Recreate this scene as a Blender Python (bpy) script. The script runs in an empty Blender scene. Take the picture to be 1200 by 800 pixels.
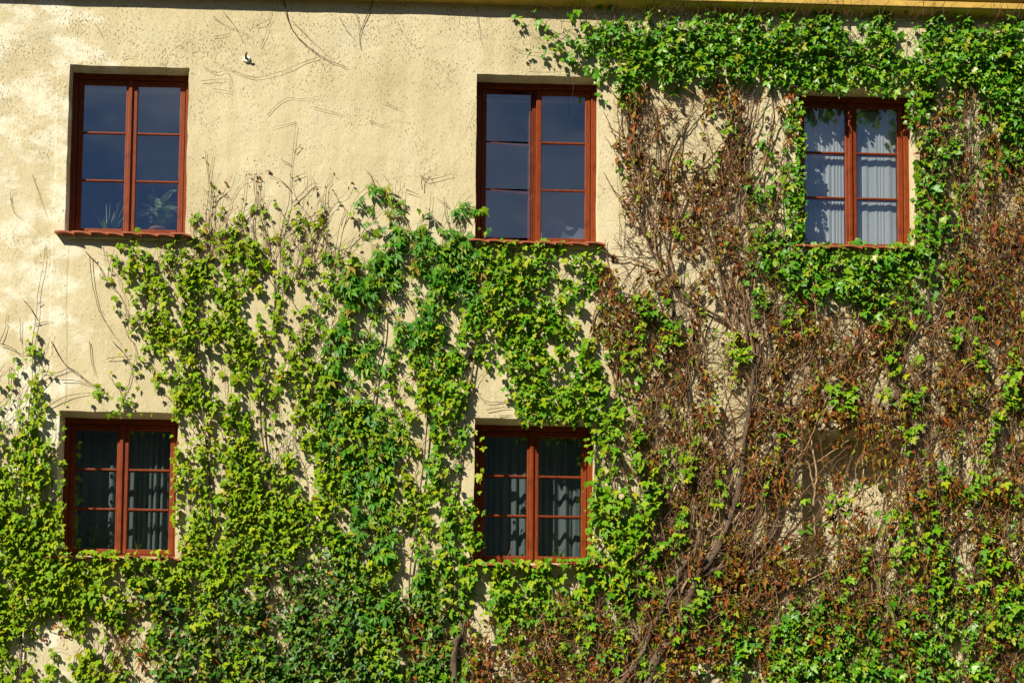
import bpy, bmesh, math
import numpy as np
from mathutils import Vector, Matrix

scene = bpy.context.scene
COL = scene.collection

# ------------------------------------------------------------------ camera
FPX = 1490.0
CAM = np.array([0.0, -12.0, 1.6])
YAW, PITCH, ROLL = 0.0227, 0.0582, 0.0111
PPX, PPY = 523.7, 922.37


def cam_axes():
    cy, sy = math.cos(YAW), math.sin(YAW)
    cp, sp = math.cos(PITCH), math.sin(PITCH)
    fwd = np.array([sy * cp, cy * cp, sp])
    right = np.array([cy, -sy, 0.0])
    up = np.cross(right, fwd)
    r = math.cos(ROLL) * right + math.sin(ROLL) * up
    u = -math.sin(ROLL) * right + math.cos(ROLL) * up
    return r, u, fwd


AX_R, AX_U, AX_F = cam_axes()
cam_data = bpy.data.cameras.new('camera')
cam_data.sensor_width = 36.0
cam_data.lens = FPX / 1200.0 * 36.0
cam_data.shift_x = (600.0 - PPX) / 1200.0
cam_data.shift_y = (PPY - 400.0) / 1200.0
cam_data.clip_end = 3000.0
cam = bpy.data.objects.new('camera', cam_data)
COL.objects.link(cam)
cam.matrix_world = Matrix(((AX_R[0], AX_U[0], -AX_F[0], CAM[0]),
                           (AX_R[1], AX_U[1], -AX_F[1], CAM[1]),
                           (AX_R[2], AX_U[2], -AX_F[2], CAM[2]),
                           (0, 0, 0, 1)))
scene.camera = cam

# ------------------------------------------------------------------ sky, sun, exposure
SUN_DIR = Vector((0.98, 1.0, -1.10)).normalized()      # direction the light travels
SUN_EL = math.asin(-SUN_DIR.z)
SUN_AZ = math.atan2(-SUN_DIR.x, -SUN_DIR.y)            # from +Y clockwise to +X
world = bpy.data.worlds.new('World')
scene.world = world
world.use_nodes = True
wn, wl = world.node_tree.nodes, world.node_tree.links
for n_ in list(wn):
    wn.remove(n_)
w_out = wn.new('ShaderNodeOutputWorld')
w_bg = wn.new('ShaderNodeBackground')
w_sky = wn.new('ShaderNodeTexSky')
w_sky.sky_type = 'NISHITA'
w_sky.sun_disc = False
w_sky.air_density = 0.8
w_sky.dust_density = 0.1
w_sky.ozone_density = 4.0
w_sky.sun_elevation = SUN_EL
w_sky.sun_rotation = SUN_AZ
w_tc = wn.new('ShaderNodeTexCoord')
w_map = wn.new('ShaderNodeMapping')
w_map.inputs['Scale'].default_value = (1.0, 1.0, 2.4)
w_noise = wn.new('ShaderNodeTexNoise')
w_noise.inputs['Scale'].default_value = 3.0
w_noise.inputs['Detail'].default_value = 6.0
w_noise.inputs['Roughness'].default_value = 0.55
w_ramp = wn.new('ShaderNodeValToRGB')
w_ramp.color_ramp.elements[0].position = 0.45
w_ramp.color_ramp.elements[0].color = (0, 0, 0, 1)
w_ramp.color_ramp.elements[1].position = 0.66
w_ramp.color_ramp.elements[1].color = (0.75, 0.75, 0.75, 1)
w_mix = wn.new('ShaderNodeMixRGB')
w_mix.inputs[2].default_value = (6.0, 6.4, 7.2, 1)
wl.new(w_tc.outputs['Generated'], w_map.inputs['Vector'])
wl.new(w_map.outputs['Vector'], w_noise.inputs['Vector'])
wl.new(w_noise.outputs['Fac'], w_ramp.inputs['Fac'])
wl.new(w_ramp.outputs['Color'], w_mix.inputs[0])
wl.new(w_sky.outputs['Color'], w_mix.inputs[1])
wl.new(w_mix.outputs['Color'], w_bg.inputs['Color'])
w_bg.inputs['Strength'].default_value = 0.05
wl.new(w_bg.outputs['Background'], w_out.inputs['Surface'])

sun_data = bpy.data.lights.new('sun', 'SUN')
sun_data.energy = 5.0
sun_data.angle = math.radians(0.53)
sun_data.color = (1.0, 0.915, 0.76)
sun = bpy.data.objects.new('sun', sun_data)
COL.objects.link(sun)
sun.rotation_euler = SUN_DIR.to_track_quat('-Z', 'Y').to_euler()
sun.location = (-8, -12, 14)

scene.view_settings.view_transform = 'Standard'
scene.view_settings.look = 'None'
scene.view_settings.exposure = 0.55
scene.view_settings.gamma = 1.0
scene.view_settings.use_curve_mapping = False
scene.render.engine = 'CYCLES'
scene.cycles.max_bounces = 6
scene.cycles.diffuse_bounces = 3
scene.cycles.transparent_max_bounces = 8

RNG = np.random.default_rng(7)


# ------------------------------------------------------------------ helpers
def at(x, y, d=0.0):
    """photo pixel -> point on the plane d metres in front of the wall (wall face is y = 0)"""
    v = AX_R * (x - PPX) / FPX + AX_U * (PPY - y) / FPX + AX_F
    t = (-d - CAM[1]) / v[1]
    return CAM + v * t


def at_np(x, y, d):
    v = (np.outer((x - PPX) / FPX, AX_R) + np.outer((PPY - y) / FPX, AX_U) + AX_F)
    t = (-d - CAM[1]) / v[:, 1]
    return CAM + v * t[:, None]


def hash2(ix, iy, seed):
    h = (ix.astype(np.int64) * 374761393 + iy.astype(np.int64) * 668265263 + seed * 1442695041) & 0xFFFFFFFF
    h = ((h ^ (h >> 13)) * 1274126177) & 0xFFFFFFFF
    h = h ^ (h >> 16)
    return (h & 0xFFFFFF) / float(0xFFFFFF)


def vnoise(x, y, seed=0):
    x = np.asarray(x, float)
    y = np.asarray(y, float)
    ix, iy = np.floor(x), np.floor(y)
    fx, fy = x - ix, y - iy
    fx, fy = fx * fx * (3 - 2 * fx), fy * fy * (3 - 2 * fy)
    a, b = hash2(ix, iy, seed), hash2(ix + 1, iy, seed)
    c, d = hash2(ix, iy + 1, seed), hash2(ix + 1, iy + 1, seed)
    return (a * (1 - fx) + b * fx) * (1 - fy) + (c * (1 - fx) + d * fx) * fy


def link(o, parent=None):
    COL.objects.link(o)
    if parent is not None:
        o.parent = parent
    return o


def mesh_obj(name, verts, faces, mat=None, parent=None, loc=(0, 0, 0), smooth=False):
    me = bpy.data.meshes.new(name)
    me.from_pydata([tuple(v) for v in verts], [], [tuple(f) for f in faces])
    if mat:
        me.materials.append(mat)
    if smooth:
        me.polygons.foreach_set('use_smooth', [True] * len(me.polygons))
    me.update()
    o = bpy.data.objects.new(name, me)
    o.location = loc
    return link(o, parent)


def np_mesh(name, verts, tris, rnd, mat):
    """big triangle mesh from arrays, with a per-vertex float attribute rnd"""
    me = bpy.data.meshes.new(name)
    nv, nt = len(verts), len(tris)
    me.vertices.add(nv)
    me.vertices.foreach_set('co', np.ascontiguousarray(verts, dtype=np.float32).ravel())
    me.loops.add(nt * 3)
    me.loops.foreach_set('vertex_index', np.ascontiguousarray(tris, dtype=np.int32).ravel())
    me.polygons.add(nt)
    me.polygons.foreach_set('loop_start', np.arange(0, nt * 3, 3, dtype=np.int32))
    me.polygons.foreach_set('loop_total', np.full(nt, 3, dtype=np.int32))
    at_ = me.attributes.new('rnd', 'FLOAT', 'POINT')
    at_.data.foreach_set('value', np.ascontiguousarray(rnd, dtype=np.float32))
    me.materials.append(mat)
    me.update(calc_edges=True)
    return me


def empty(name, loc, label=None, cat=None, group=None):
    o = bpy.data.objects.new(name, None)
    o.location = loc
    o.empty_display_size = 0.2
    COL.objects.link(o)
    if label:
        o['label'] = label
    if cat:
        o['category'] = cat
    if group:
        o['group'] = group
    return o


def tag(o, label, cat, group=None):
    o['label'] = label
    o['category'] = cat
    if group:
        o['group'] = group
    return o


class MB:
    def __init__(self):
        self.v, self.f = [], []

    def box(self, x0, x1, y0, y1, z0, z1, ch=0.0):
        b = len(self.v)
        if ch <= 0:
            self.v += [(x, y, z) for z in (z0, z1) for y in (y0, y1) for x in (x0, x1)]
            self.f += [tuple(b + i for i in q) for q in
                       ((0, 1, 5, 4), (1, 3, 7, 5), (3, 2, 6, 7), (2, 0, 4, 6), (4, 5, 7, 6), (0, 2, 3, 1))]
        else:
            # front (-y) edges chamfered
            self.v += [(x0 + ch, y0, z0 + ch), (x1 - ch, y0, z0 + ch), (x1 - ch, y0, z1 - ch), (x0 + ch, y0, z1 - ch),
                       (x0, y0 + ch, z0), (x1, y0 + ch, z0), (x1, y0 + ch, z1), (x0, y0 + ch, z1),
                       (x0, y1, z0), (x1, y1, z0), (x1, y1, z1), (x0, y1, z1)]
            self.f += [tuple(b + i for i in q) for q in
                       ((0, 1, 2, 3), (4, 5, 1, 0), (5, 6, 2, 1), (6, 7, 3, 2), (7, 4, 0, 3),
                        (8, 9, 5, 4), (9, 10, 6, 5), (10, 11, 7, 6), (11, 8, 4, 7), (8, 11, 10, 9))]
        return self

    def build(self, name, mat, parent=None, loc=(0, 0, 0), smooth=False):
        return mesh_obj(name, self.v, self.f, mat, parent, loc, smooth)


def catmull(pts, sub=4):
    p = np.asarray(pts, float)
    if len(p) < 3:
        t = np.linspace(0, 1, sub + 1)[:, None]
        return p[0] * (1 - t) + p[-1] * t
    q = np.vstack([2 * p[0] - p[1], p, 2 * p[-1] - p[-2]])
    out = []
    for i in range(1, len(q) - 2):
        for k in range(sub):
            t = k / sub
            out.append(0.5 * ((2 * q[i]) + (-q[i - 1] + q[i + 1]) * t +
                              (2 * q[i - 1] - 5 * q[i] + 4 * q[i + 1] - q[i + 2]) * t * t +
                              (-q[i - 1] + 3 * q[i] - 3 * q[i + 1] + q[i + 2]) * t ** 3))
    out.append(p[-1])
    return np.array(out)


def tube(pts, r0, r1, sides=4, lumpy=0.0):
    """tapered tube as (verts, tris)"""
    p = np.asarray(pts, float)
    n = len(p)
    tan = np.gradient(p, axis=0)
    tan /= np.linalg.norm(tan, axis=1)[:, None] + 1e-9
    ref = np.array([0.0, 1.0, 0.0])
    a = np.cross(tan, ref)
    ln = np.linalg.norm(a, axis=1)
    a[ln < 1e-4] = (1, 0, 0)
    a /= np.linalg.norm(a, axis=1)[:, None]
    b = np.cross(tan, a)
    rad = np.linspace(r0, r1, n)
    ang = np.arange(sides) * 2 * math.pi / sides
    rr = rad[:, None] * np.ones(sides)[None, :]
    if lumpy > 0:
        k = np.arange(n)[:, None] * 0.35
        ph = RNG.uniform(0, 50)
        rr = rr * (1 + lumpy * (vnoise(k + ph, ang[None, :] * 1.6, 3) - 0.5) * 2)
    v = (p[:, None, :] + rr[..., None] * (np.cos(ang)[None, :, None] * a[:, None, :] +
                                          np.sin(ang)[None, :, None] * b[:, None, :])).reshape(-1, 3)
    i = np.arange(n - 1)[:, None] * sides
    j = np.arange(sides)[None, :]
    j2 = (j + 1) % sides
    t1 = np.stack([i + j, i + j2, i + sides + j2], -1).reshape(-1, 3)
    t2 = np.stack([i + j, i + sides + j2, i + sides + j], -1).reshape(-1, 3)
    return v, np.vstack([t1, t2])


# ------------------------------------------------------------------ materials
def new_mat(name):
    m = bpy.data.materials.new(name)
    m.use_nodes = True
    nt = m.node_tree
    b = nt.nodes['Principled BSDF']
    return m, nt, b


def add(nt, typ, **kw):
    n = nt.nodes.new(typ)
    for k, v in kw.items():
        if k in n.inputs:
            n.inputs[k].default_value = v
        else:
            setattr(n, k, v)
    return n


def ramp(nt, fac, stops):
    r = nt.nodes.new('ShaderNodeValToRGB')
    e = r.color_ramp.elements
    while len(e) < len(stops):
        e.new(0.5)
    for el, (p, c) in zip(e, stops):
        el.position = p
        el.color = (*c, 1)
    nt.links.new(fac, r.inputs['Fac'])
    return r


def simple_mat(name, col, rough=0.7, var=0.12, scale=20.0, bump=0.0, spec=0.5):
    m, nt, b = new_mat(name)
    tc = add(nt, 'ShaderNodeTexCoord')
    no = add(nt, 'ShaderNodeTexNoise', Scale=scale, Detail=5.0)
    nt.links.new(tc.outputs['Object'], no.inputs['Vector'])
    c = np.array(col)
    r = ramp(nt, no.outputs['Fac'], [(0.25, tuple(c * (1 - var))), (0.75, tuple(np.minimum(c * (1 + var), 1)))])
    nt.links.new(r.outputs['Color'], b.inputs['Base Color'])
    b.inputs['Roughness'].default_value = rough
    b.inputs['Specular IOR Level'].default_value = spec
    if bump > 0:
        bp = add(nt, 'ShaderNodeBump', Strength=0.6, Distance=bump)
        nt.links.new(no.outputs['Fac'], bp.inputs['Height'])
        nt.links.new(bp.outputs['Normal'], b.inputs['Normal'])
    return m


def plaster_mat():
    m, nt, b = new_mat('plaster')
    L = nt.links.new
    tc = add(nt, 'ShaderNodeTexCoord')
    obj = tc.outputs['Object']
    big = add(nt, 'ShaderNodeTexNoise', Scale=0.75, Detail=7.0, Roughness=0.62)
    L(obj, big.inputs['Vector'])
    base = ramp(nt, big.outputs['Fac'], [(0.28, (0.52, 0.445, 0.265)), (0.42, (0.61, 0.53, 0.325)),
                                         (0.56, (0.675, 0.595, 0.385)), (0.68, (0.64, 0.585, 0.41)), (0.80, (0.56, 0.515, 0.37))])
    # vertical runs of grime
    mp = add(nt, 'ShaderNodeMapping', Scale=(3.2, 1.0, 0.28))
    L(obj, mp.inputs['Vector'])
    run = add(nt, 'ShaderNodeTexNoise', Scale=1.6, Detail=5.0, Roughness=0.6)
    L(mp.outputs['Vector'], run.inputs['Vector'])
    runr = ramp(nt, run.outputs['Fac'], [(0.38, (0.74, 0.71, 0.63)), (0.56, (1, 1, 1))])
    m1 = add(nt, 'ShaderNodeMixRGB', blend_type='MULTIPLY')
    m1.inputs[0].default_value = 0.35
    L(base.outputs['Color'], m1.inputs[1])
    L(runr.outputs['Color'], m1.inputs[2])
    # pale lime bloom, mostly high up on the left side
    sep = add(nt, 'ShaderNodeSeparateXYZ')
    L(obj, sep.inputs['Vector'])
    mpd = add(nt, 'ShaderNodeMapping', Scale=(1.0, 1.0, 1.6), Rotation=(0, math.radians(-38), 0))
    L(obj, mpd.inputs['Vector'])
    bl = add(nt, 'ShaderNodeTexNoise', Scale=2.3, Detail=8.0, Roughness=0.65)
    L(mpd.outputs['Vector'], bl.inputs['Vector'])
    wx = add(nt, 'ShaderNodeMapRange')
    wx.inputs['From Min'].default_value = -3.2
    wx.inputs['From Max'].default_value = -4.2
    wx.inputs['To Min'].default_value = -0.12
    wx.inputs['To Max'].default_value = 0.08
    L(sep.outputs['X'], wx.inputs['Value'])
    ad = add(nt, 'ShaderNodeMath', operation='ADD')
    L(bl.outputs['Fac'], ad.inputs[0])
    L(wx.outputs['Result'], ad.inputs[1])
    blr = ramp(nt, ad.outputs['Value'], [(0.55, (0, 0, 0)), (0.66, (1, 1, 1))])
    m2 = add(nt, 'ShaderNodeMixRGB')
    m2.inputs[2].default_value = (0.86, 0.83, 0.68, 1)
    fm = add(nt, 'ShaderNodeMath', operation='MULTIPLY')
    fm.inputs[1].default_value = 0.75
    L(blr.outputs['Color'], fm.inputs[0])
    L(fm.outputs['Value'], m2.inputs[0])
    L(m1.outputs['Color'], m2.inputs[1])
    # open pits and dirt specks, more of them under the eaves
    hz = add(nt, 'ShaderNodeMapRange')
    hz.inputs['From Min'].default_value = 8.0
    hz.inputs['From Max'].default_value = 9.6
    hz.inputs['To Min'].default_value = 0.0
    hz.inputs['To Max'].default_value = 0.055
    L(sep.outputs['Z'], hz.inputs['Value'])
    mps = add(nt, 'ShaderNodeMapping', Scale=(1.0, 1.0, 0.6), Rotation=(0, math.radians(35), 0))
    L(obj, mps.inputs['Vector'])
    sp = add(nt, 'ShaderNodeTexNoise', Scale=60.0, Detail=4.0, Roughness=0.6)
    L(mps.outputs['Vector'], sp.inputs['Vector'])
    spm = add(nt, 'ShaderNodeTexNoise', Scale=2.6, Detail=3.0)
    L(obj, spm.inputs['Vector'])
    spx = add(nt, 'ShaderNodeMapRange')
    spx.inputs['From Min'].default_value = 0.35
    spx.inputs['From Max'].default_value = 0.7
    spx.inputs['To Min'].default_value = -0.05
    spx.inputs['To Max'].default_value = 0.04
    L(spm.outputs['Fac'], spx.inputs['Value'])
    a1 = add(nt, 'ShaderNodeMath', operation='ADD')
    L(sp.outputs['Fac'], a1.inputs[0])
    L(hz.outputs['Result'], a1.inputs[1])
    a2 = add(nt, 'ShaderNodeMath', operation='ADD')
    L(a1.outputs['Value'], a2.inputs[0])
    L(spx.outputs['Result'], a2.inputs[1])
    spr = ramp(nt, a2.outputs['Value'], [(0.62, (0, 0, 0)), (0.72, (1, 1, 1))])
    m3 = add(nt, 'ShaderNodeMixRGB')
    m3.inputs[2].default_value = (0.27, 0.21, 0.12, 1)
    fm2 = add(nt, 'ShaderNodeMath', operation='MULTIPLY')
    fm2.inputs[1].default_value = 0.72
    L(spr.outputs['Color'], fm2.inputs[0])
    L(fm2.outputs['Value'], m3.inputs[0])
    L(m2.outputs['Color'], m3.inputs[1])
    # hairline cracks
    wv = add(nt, 'ShaderNodeTexNoise', Scale=1.4, Detail=4.0)
    L(obj, wv.inputs['Vector'])
    mixv = add(nt, 'ShaderNodeMixRGB')
    mixv.inputs[0].default_value = 0.22
    L(obj, mixv.inputs[1])
    L(wv.outputs['Color'], mixv.inputs[2])
    vo = add(nt, 'ShaderNodeTexVoronoi', feature='DISTANCE_TO_EDGE', Scale=0.9)
    L(mixv.outputs['Color'], vo.inputs['Vector'])
    vr = ramp(nt, vo.outputs['Distance'], [(0.0, (1, 1, 1)), (0.006, (0, 0, 0))])
    cm = add(nt, 'ShaderNodeMath', operation='MULTIPLY')
    cmr = ramp(nt, spm.outputs['Fac'], [(0.5, (0, 0, 0)), (0.62, (0.5, 0.5, 0.5))])
    L(vr.outputs['Color'], cm.inputs[0])
    L(cmr.outputs['Color'], cm.inputs[1])
    m4 = add(nt, 'ShaderNodeMixRGB')
    m4.inputs[2].default_value = (0.36, 0.28, 0.17, 1)
    L(cm.outputs['Value'], m4.inputs[0])
    L(m3.outputs['Color'], m4.inputs[1])
    gn = add(nt, 'ShaderNodeTexNoise', Scale=95.0, Detail=4.0, Roughness=0.8)
    L(obj, gn.inputs['Vector'])
    gr = ramp(nt, gn.outputs['Fac'], [(0.32, (0.80, 0.78, 0.72)), (0.5, (1.0, 1.0, 1.0)), (0.7, (1.08, 1.08, 1.06))])
    m5 = add(nt, 'ShaderNodeMixRGB', blend_type='MULTIPLY')
    m5.inputs[0].default_value = 1.0
    L(m4.outputs['Color'], m5.inputs[1])
    L(gr.outputs['Color'], m5.inputs[2])
    L(m5.outputs['Color'], b.inputs['Base Color'])
    b.inputs['Roughness'].default_value = 0.93
    b.inputs['Specular IOR Level'].default_value = 0.15
    # fine relief: trowel marks, grain, pits
    g1 = add(nt, 'ShaderNodeTexNoise', Scale=14.0, Detail=7.0, Roughness=0.7)
    L(mps.outputs['Vector'], g1.inputs['Vector'])
    hs = add(nt, 'ShaderNodeMath', operation='MULTIPLY')
    hs.inputs[1].default_value = -0.8
    L(spr.outputs['Color'], hs.inputs[0])
    hh = add(nt, 'ShaderNodeMath', operation='ADD')
    L(g1.outputs['Fac'], hh.inputs[0])
    L(hs.outputs['Value'], hh.inputs[1])
    bp = add(nt, 'ShaderNodeBump', Strength=0.65, Distance=0.012)
    L(hh.outputs['Value'], bp.inputs['Height'])
    L(bp.outputs['Normal'], b.inputs['Normal'])
    return m


def wood_mat():
    m, nt, b = new_mat('red_brown_stained_wood')
    tc = add(nt, 'ShaderNodeTexCoord')
    mp = add(nt, 'ShaderNodeMapping', Scale=(26, 26, 2.2))
    nt.links.new(tc.outputs['Object'], mp.inputs['Vector'])
    no = add(nt, 'ShaderNodeTexNoise', Scale=3.0, Detail=6.0, Roughness=0.6)
    nt.links.new(mp.outputs['Vector'], no.inputs['Vector'])
    r = ramp(nt, no.outputs['Fac'], [(0.3, (0.16, 0.027, 0.006)), (0.55, (0.22, 0.043, 0.009)), (0.8, (0.27, 0.060, 0.013))])
    n2 = add(nt, 'ShaderNodeTexNoise', Scale=5.5, Detail=8.0, Roughness=0.68)
    nt.links.new(tc.outputs['Object'], n2.inputs['Vector'])
    r2 = ramp(nt, n2.outputs['Fac'], [(0.32, (0.50, 0.45, 0.42)), (0.48, (0.92, 0.92, 0.92)), (0.62, (1.0, 1.0, 1.0)), (0.78, (1.25, 1.5, 1.7))])
    mw = add(nt, 'ShaderNodeMixRGB', blend_type='MULTIPLY')
    mw.inputs[0].default_value = 0.8
    nt.links.new(r.outputs['Color'], mw.inputs[1])
    nt.links.new(r2.outputs['Color'], mw.inputs[2])
    nt.links.new(mw.outputs['Color'], b.inputs['Base Color'])
    b.inputs['Roughness'].default_value = 0.52
    b.inputs['Specular IOR Level'].default_value = 0.14
    bp = add(nt, 'ShaderNodeBump', Strength=0.25, Distance=0.002)
    nt.links.new(no.outputs['Fac'], bp.inputs['Height'])
    nt.links.new(bp.outputs['Normal'], b.inputs['Normal'])
    return m


def glass_mat():
    m = bpy.data.materials.new('window_glass')
    m.use_nodes = True
    nt = m.node_tree
    for n in list(nt.nodes):
        nt.nodes.remove(n)
    out = add(nt, 'ShaderNodeOutputMaterial')
    tr = add(nt, 'ShaderNodeBsdfTransparent')
    tr.inputs['Color'].default_value = (0.90, 0.93, 0.94, 1)
    gl = add(nt, 'ShaderNodeBsdfGlossy', Roughness=0.0)
    gl.inputs['Color'].default_value = (0.80, 0.90, 1, 1)
    fr = add(nt, 'ShaderNodeFresnel', IOR=1.62)
    ge = add(nt, 'ShaderNodeNewGeometry')
    inv = add(nt, 'ShaderNodeMath', operation='SUBTRACT')
    inv.inputs[0].default_value = 1.0
    nt.links.new(ge.outputs['Backfacing'], inv.inputs[1])
    mu = add(nt, 'ShaderNodeMath', operation='MULTIPLY')
    nt.links.new(fr.outputs['Fac'], mu.inputs[0])
    nt.links.new(inv.outputs['Value'], mu.inputs[1])
    dbl = add(nt, 'ShaderNodeMath', operation='MULTIPLY')
    dbl.inputs[1].default_value = 4.2          # two glazing layers
    nt.links.new(mu.outputs['Value'], dbl.inputs[0])
    tc = add(nt, 'ShaderNodeTexCoord')
    no = add(nt, 'ShaderNodeTexNoise', Scale=2.2, Detail=1.0)
    nt.links.new(tc.outputs['Object'], no.inputs['Vector'])
    bp = add(nt, 'ShaderNodeBump', Strength=0.25, Distance=0.01)
    nt.links.new(no.outputs['Fac'], bp.inputs['Height'])
    nt.links.new(bp.outputs['Normal'], gl.inputs['Normal'])
    mx = add(nt, 'ShaderNodeMixShader')
    nt.links.new(dbl.outputs['Value'], mx.inputs[0])
    nt.links.new(tr.outputs['BSDF'], mx.inputs[1])
    nt.links.new(gl.outputs['BSDF'], mx.inputs[2])
    nt.links.new(mx.outputs['Shader'], out.inputs['Surface'])
    return m


def leaf_mat(name, stops, rough=0.42, trans=0.28, spec=0.5):
    """one colour per leaf: joined leaves carry rnd on their vertices, single leaves use the object's random"""
    m, nt, b = new_mat(name)
    L = nt.links.new
    atr = add(nt, 'ShaderNodeAttribute', attribute_name='rnd')
    oi = add(nt, 'ShaderNodeObjectInfo')
    s = add(nt, 'ShaderNodeMath', operation='ADD')
    L(atr.outputs['Fac'], s.inputs[0])
    L(oi.outputs['Random'], s.inputs[1])
    fr = add(nt, 'ShaderNodeMath', operation='FRACT')
    L(s.outputs['Value'], fr.inputs[0])
    r = ramp(nt, fr.outputs['Value'], stops)
    tc = add(nt, 'ShaderNodeTexCoord')
    no = add(nt, 'ShaderNodeTexNoise', Scale=60.0, Detail=2.0)
    L(tc.outputs['Object'], no.inputs['Vector'])
    nr = ramp(nt, no.outputs['Fac'], [(0.3, (0.78, 0.78, 0.78)), (0.7, (1.12, 1.12, 1.0))])
    mu = add(nt, 'ShaderNodeMixRGB', blend_type='MULTIPLY')
    mu.inputs[0].default_value = 1.0
    L(r.outputs['Color'], mu.inputs[1])
    L(nr.outputs['Color'], mu.inputs[2])
    L(mu.outputs['Color'], b.inputs['Base Color'])
    b.inputs['Roughness'].default_value = rough
    b.inputs['Specular IOR Level'].default_value = spec
    tl = add(nt, 'ShaderNodeBsdfTranslucent')
    L(mu.outputs['Color'], tl.inputs['Color'])
    mx = add(nt, 'ShaderNodeMixShader')
    mx.inputs[0].default_value = trans
    L(b.outputs['BSDF'], mx.inputs[1])
    L(tl.outputs['BSDF'], mx.inputs[2])
    L(mx.outputs['Shader'], nt.nodes['Material Output'].inputs['Surface'])
    return m


def bark_mat(name, stops, rough=0.85):
    m, nt, b = new_mat(name)
    L = nt.links.new
    atr = add(nt, 'ShaderNodeAttribute', attribute_name='rnd')
    r = ramp(nt, atr.outputs['Fac'], stops)
    tc = add(nt, 'ShaderNodeTexCoord')
    mp = add(nt, 'ShaderNodeMapping', Scale=(60, 60, 14))
    L(tc.outputs['Object'], mp.inputs['Vector'])
    no = add(nt, 'ShaderNodeTexNoise', Scale=1.0, Detail=6.0, Roughness=0.7)
    L(mp.outputs['Vector'], no.inputs['Vector'])
    nr = ramp(nt, no.outputs['Fac'], [(0.3, (0.55, 0.55, 0.55)), (0.7, (1.25, 1.2, 1.15))])
    mu = add(nt, 'ShaderNodeMixRGB', blend_type='MULTIPLY')
    mu.inputs[0].default_value = 1.0
    L(r.outputs['Color'], mu.inputs[1])
    L(nr.outputs['Color'], mu.inputs[2])
    L(mu.outputs['Color'], b.inputs['Base Color'])
    b.inputs['Roughness'].default_value = rough
    bp = add(nt, 'ShaderNodeBump', Strength=1.0, Distance=0.012)
    L(no.outputs['Fac'], bp.inputs['Height'])
    L(bp.outputs['Normal'], b.inputs['Normal'])
    return m


M_PLASTER = plaster_mat()
M_WOOD = wood_mat()
M_GLASS = glass_mat()
M_TILE = simple_mat('terracotta_tile', (0.36, 0.095, 0.035), 0.8, 0.35, 14.0, 0.004)
M_MORTAR = simple_mat('pale_mortar', (0.62, 0.55, 0.42), 0.95, 0.2, 30.0, 0.006)
M_CORNICE = simple_mat('ochre_paint', (0.56, 0.36, 0.07), 0.75, 0.22, 6.0, 0.003)
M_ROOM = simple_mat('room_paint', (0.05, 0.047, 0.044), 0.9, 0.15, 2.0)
M_BOARD = simple_mat('white_board', (0.55, 0.53, 0.5), 0.5, 0.05)
M_GROUND = simple_mat('ground_soil', (0.045, 0.055, 0.025), 0.95, 0.4, 1.5, 0.02)
M_BACKDROP = simple_mat('backdrop_slope', (0.07, 0.095, 0.045), 0.95, 0.6, 0.5, 0.3)  # for the added slope, seen only as a dark reflection
M_CABLE = simple_mat('grey_cable', (0.09, 0.09, 0.09), 0.6, 0.1)
M_WHITE = simple_mat('fresh_filler', (0.85, 0.84, 0.80), 0.9, 0.06, 60.0)
M_DARK = simple_mat('dark_iron', (0.03, 0.028, 0.026), 0.7, 0.2)
M_POT = simple_mat('clay_pot', (0.20, 0.10, 0.06), 0.8, 0.2)
M_ROD = simple_mat('brass_rod', (0.30, 0.24, 0.12), 0.4, 0.1)


def curtain_mat(name, col):
    m, nt, b = new_mat(name)
    tc = add(nt, 'ShaderNodeTexCoord')
    no = add(nt, 'ShaderNodeTexNoise', Scale=150.0, Detail=2.0)
    nt.links.new(tc.outputs['Object'], no.inputs['Vector'])
    c = np.array(col)
    r = ramp(nt, no.outputs['Fac'], [(0.3, tuple(c * 0.85)), (0.7, tuple(np.minimum(1, c * 1.1)))])
    nt.links.new(r.outputs['Color'], b.inputs['Base Color'])
    b.inputs['Roughness'].default_value = 0.95
    b.inputs['Specular IOR Level'].default_value = 0.1
    return m


M_CURT_BRIGHT = curtain_mat('sheer_white_cloth', (0.60, 0.61, 0.61))
M_CURT_SHADED = curtain_mat('sheer_shaded_cloth', (0.19, 0.23, 0.225))  # grey-white sheers, the shade on them put into a darker base
M_CLOTH = curtain_mat('pale_lilac_cloth', (0.18, 0.17, 0.21))

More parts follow.
